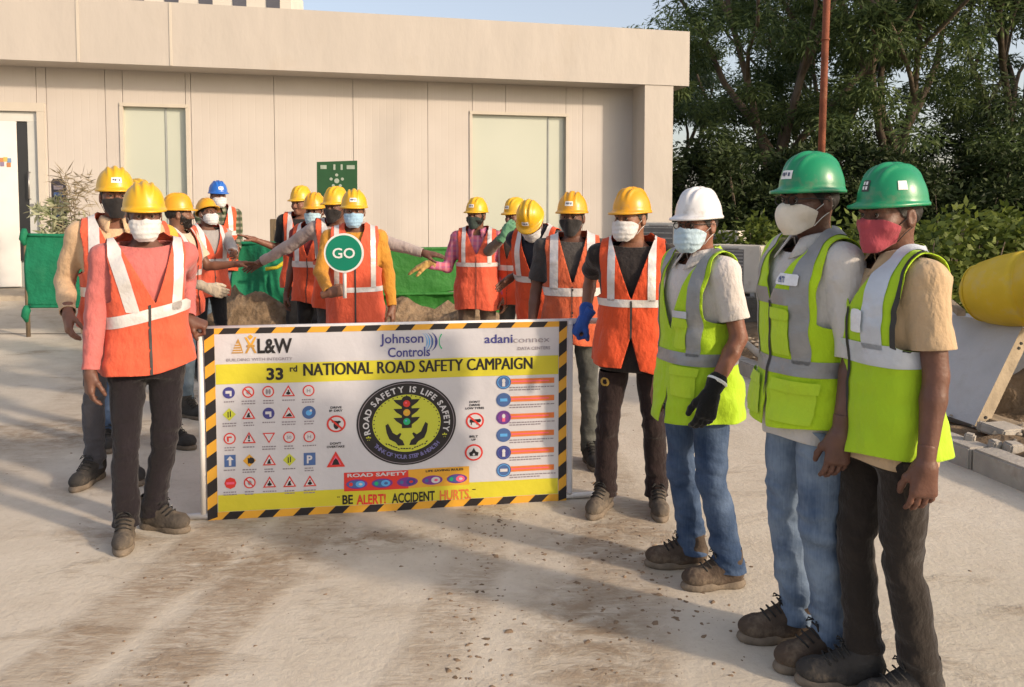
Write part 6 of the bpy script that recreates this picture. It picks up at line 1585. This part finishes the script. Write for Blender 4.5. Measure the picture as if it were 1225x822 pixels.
pp("bearded worker looking away in cream sleeves, reaching out to the joined hands", 219, 231, 62, foot=494, feet_px={-1: (206, 488, 60), 1: (224, 499, 40)}, vox=.014, head=(0, 0, 34), skin_c=(.17, .08, .05), helmet=YO, sticker='white', mask=None, beard=True, shirt=C_("cream tee", (.52, .45, .34), .08), sleeve='short',
   vest=VEST(ORC, belt=1.13, tw=.022), trousers=J_DULL, boots='dark', arms={1: dict(world=at(284, 316, 6.35), wpole=(0, .2, -1), hand='flat', wpalm=(0, -.3, -1), **{'raise': .02}), -1: dict(world=at(247, 344, 5.95), wpole=(-.3, 0, -1), hand='relaxed', glove=C_("cream glove", (.42, .36, .28), .15))})
pp("worker in yellow sleeves hidden behind the coral shirted man", 172, 214, 16, foot=532, feet_px={-1: (127, 534, 5), 1: (206, 534, 40)}, vox=.014, head=(0, 0, 12), skin_c=(.14, .065, .045), helmet=YH, mask=SURG("white mask", (.58, .57, .57)), shirt=C_("yellow shirt", (.62, .36, .05), .1), sleeve='long',
   vest=VEST(ORC, belt=1.13, tw=.024), trousers=J_BLUE, boots='dark', arms={1: dict(wrist=(.25, -.08, .9))})
pp("worker in tan shirt, black mask and slate trousers behind the coral shirted man", 147, 199, 2, foot=577, feet_px={-1: (112, 575, -30), 1: (152, 572, 18)}, vox=.0115, head=(0, 0, 2), skin_c=(.19, .085, .055), helmet=YH, mask=('cloth', "black mask", (.020, .018, .018)), shirt=C_("tan shirt", (.52, .36, .22), .08), sleeve='long', collar=True, shirt_hem=.84,
   vest=VEST(ORC, belt=1.08, tw=.026, sx=.11, hem=.88, vee=1.22, vwidth=.085), trousers=C_("slate trousers", (.060, .060, .072), .15), boots='dark', arms={-1: dict(wrist=(-.24, -.14, .98)), 1: dict(wrist=(.24, -.08, .9))})
pp("worker in coral shirt, white mask and dark trousers gripping the left frame", 182, 217, 6, foot=641, feet_px={-1: (150, 647, -4), 1: (186, 632, 48)}, vox=.0105, head=(4, 0, -2), skin_c=(.13, .060, .042), helmet=YH, sticker=None, mask=SURG("white mask", (.58, .57, .57)), shirt=C_("coral long sleeve", (.46, .130, .120), .08), sleeve='long',
   vest=VEST(ORC, belt=1.12, tw=.029, sx=.14, hem=.845, vee=1.17, vwidth=.11, vslant=.55, bslant=.22, slant=.10, vshift=.10, flare=.03), trousers=C_("plum black trousers", (.013, .010, .013), .2), boots='dusty', legw=.006, shirt_hem=.86,
   arms={-1: dict(wrist=(-.262, -.08, .80)), 1: dict(world=at(224, 382, 3.99), wpole=(-.40, 1, -.35), hand='grip', wdir=(.8, .3, -.35), wpalm=(.0, .3, -1))})

# ------------------------------------------------------------------ GO paddle
wr = GO[3][-1][2]; hp = GO[0].matrix_basis @ wr
pc = at(412, 302.5, hp.y - .075); pd = empty("stop_go_paddle", (pc.x, pc.y, pc.z - .33), R(2)); tag(pd, "round green GO paddle with white rim and handle", "paddle")
b = MB(); b.tube([(0, .0, .02), (0, 0, .33)], .0125, 10); b.build("handle", M_PIPE, pd, True)
def disc(r, y0, y1, m, nm, r0=0):
    n = 56; V = [(r * math.cos(6.28319 * i / n), y, .33 + r * math.sin(6.28319 * i / n)) for y in (y0, y1) for i in range(n)]
    mk(nm, V, [tuple(range(n)), tuple(range(2 * n - 1, n - 1, -1))] + [(i, i + n, (i + 1) % n + n, (i + 1) % n) for i in range(n)], m, pd)
disc(.134, -.022, -.014, mat("paddle rim", (.72, .72, .70), .4, .04, 5), "rim"); disc(.121, -.0245, -.0218, mat("paddle green", (.004, .20, .12), .35, .05, 5), "face")
V, F, ww = glyphs("GO", .015); k_ = .152 / ww
mk("lettering", [((x - ww / 2) * k_, -.0262, .33 + (z - .35) * k_ * .95) for x, z in V], F, MATS["paddle rim"], pd)
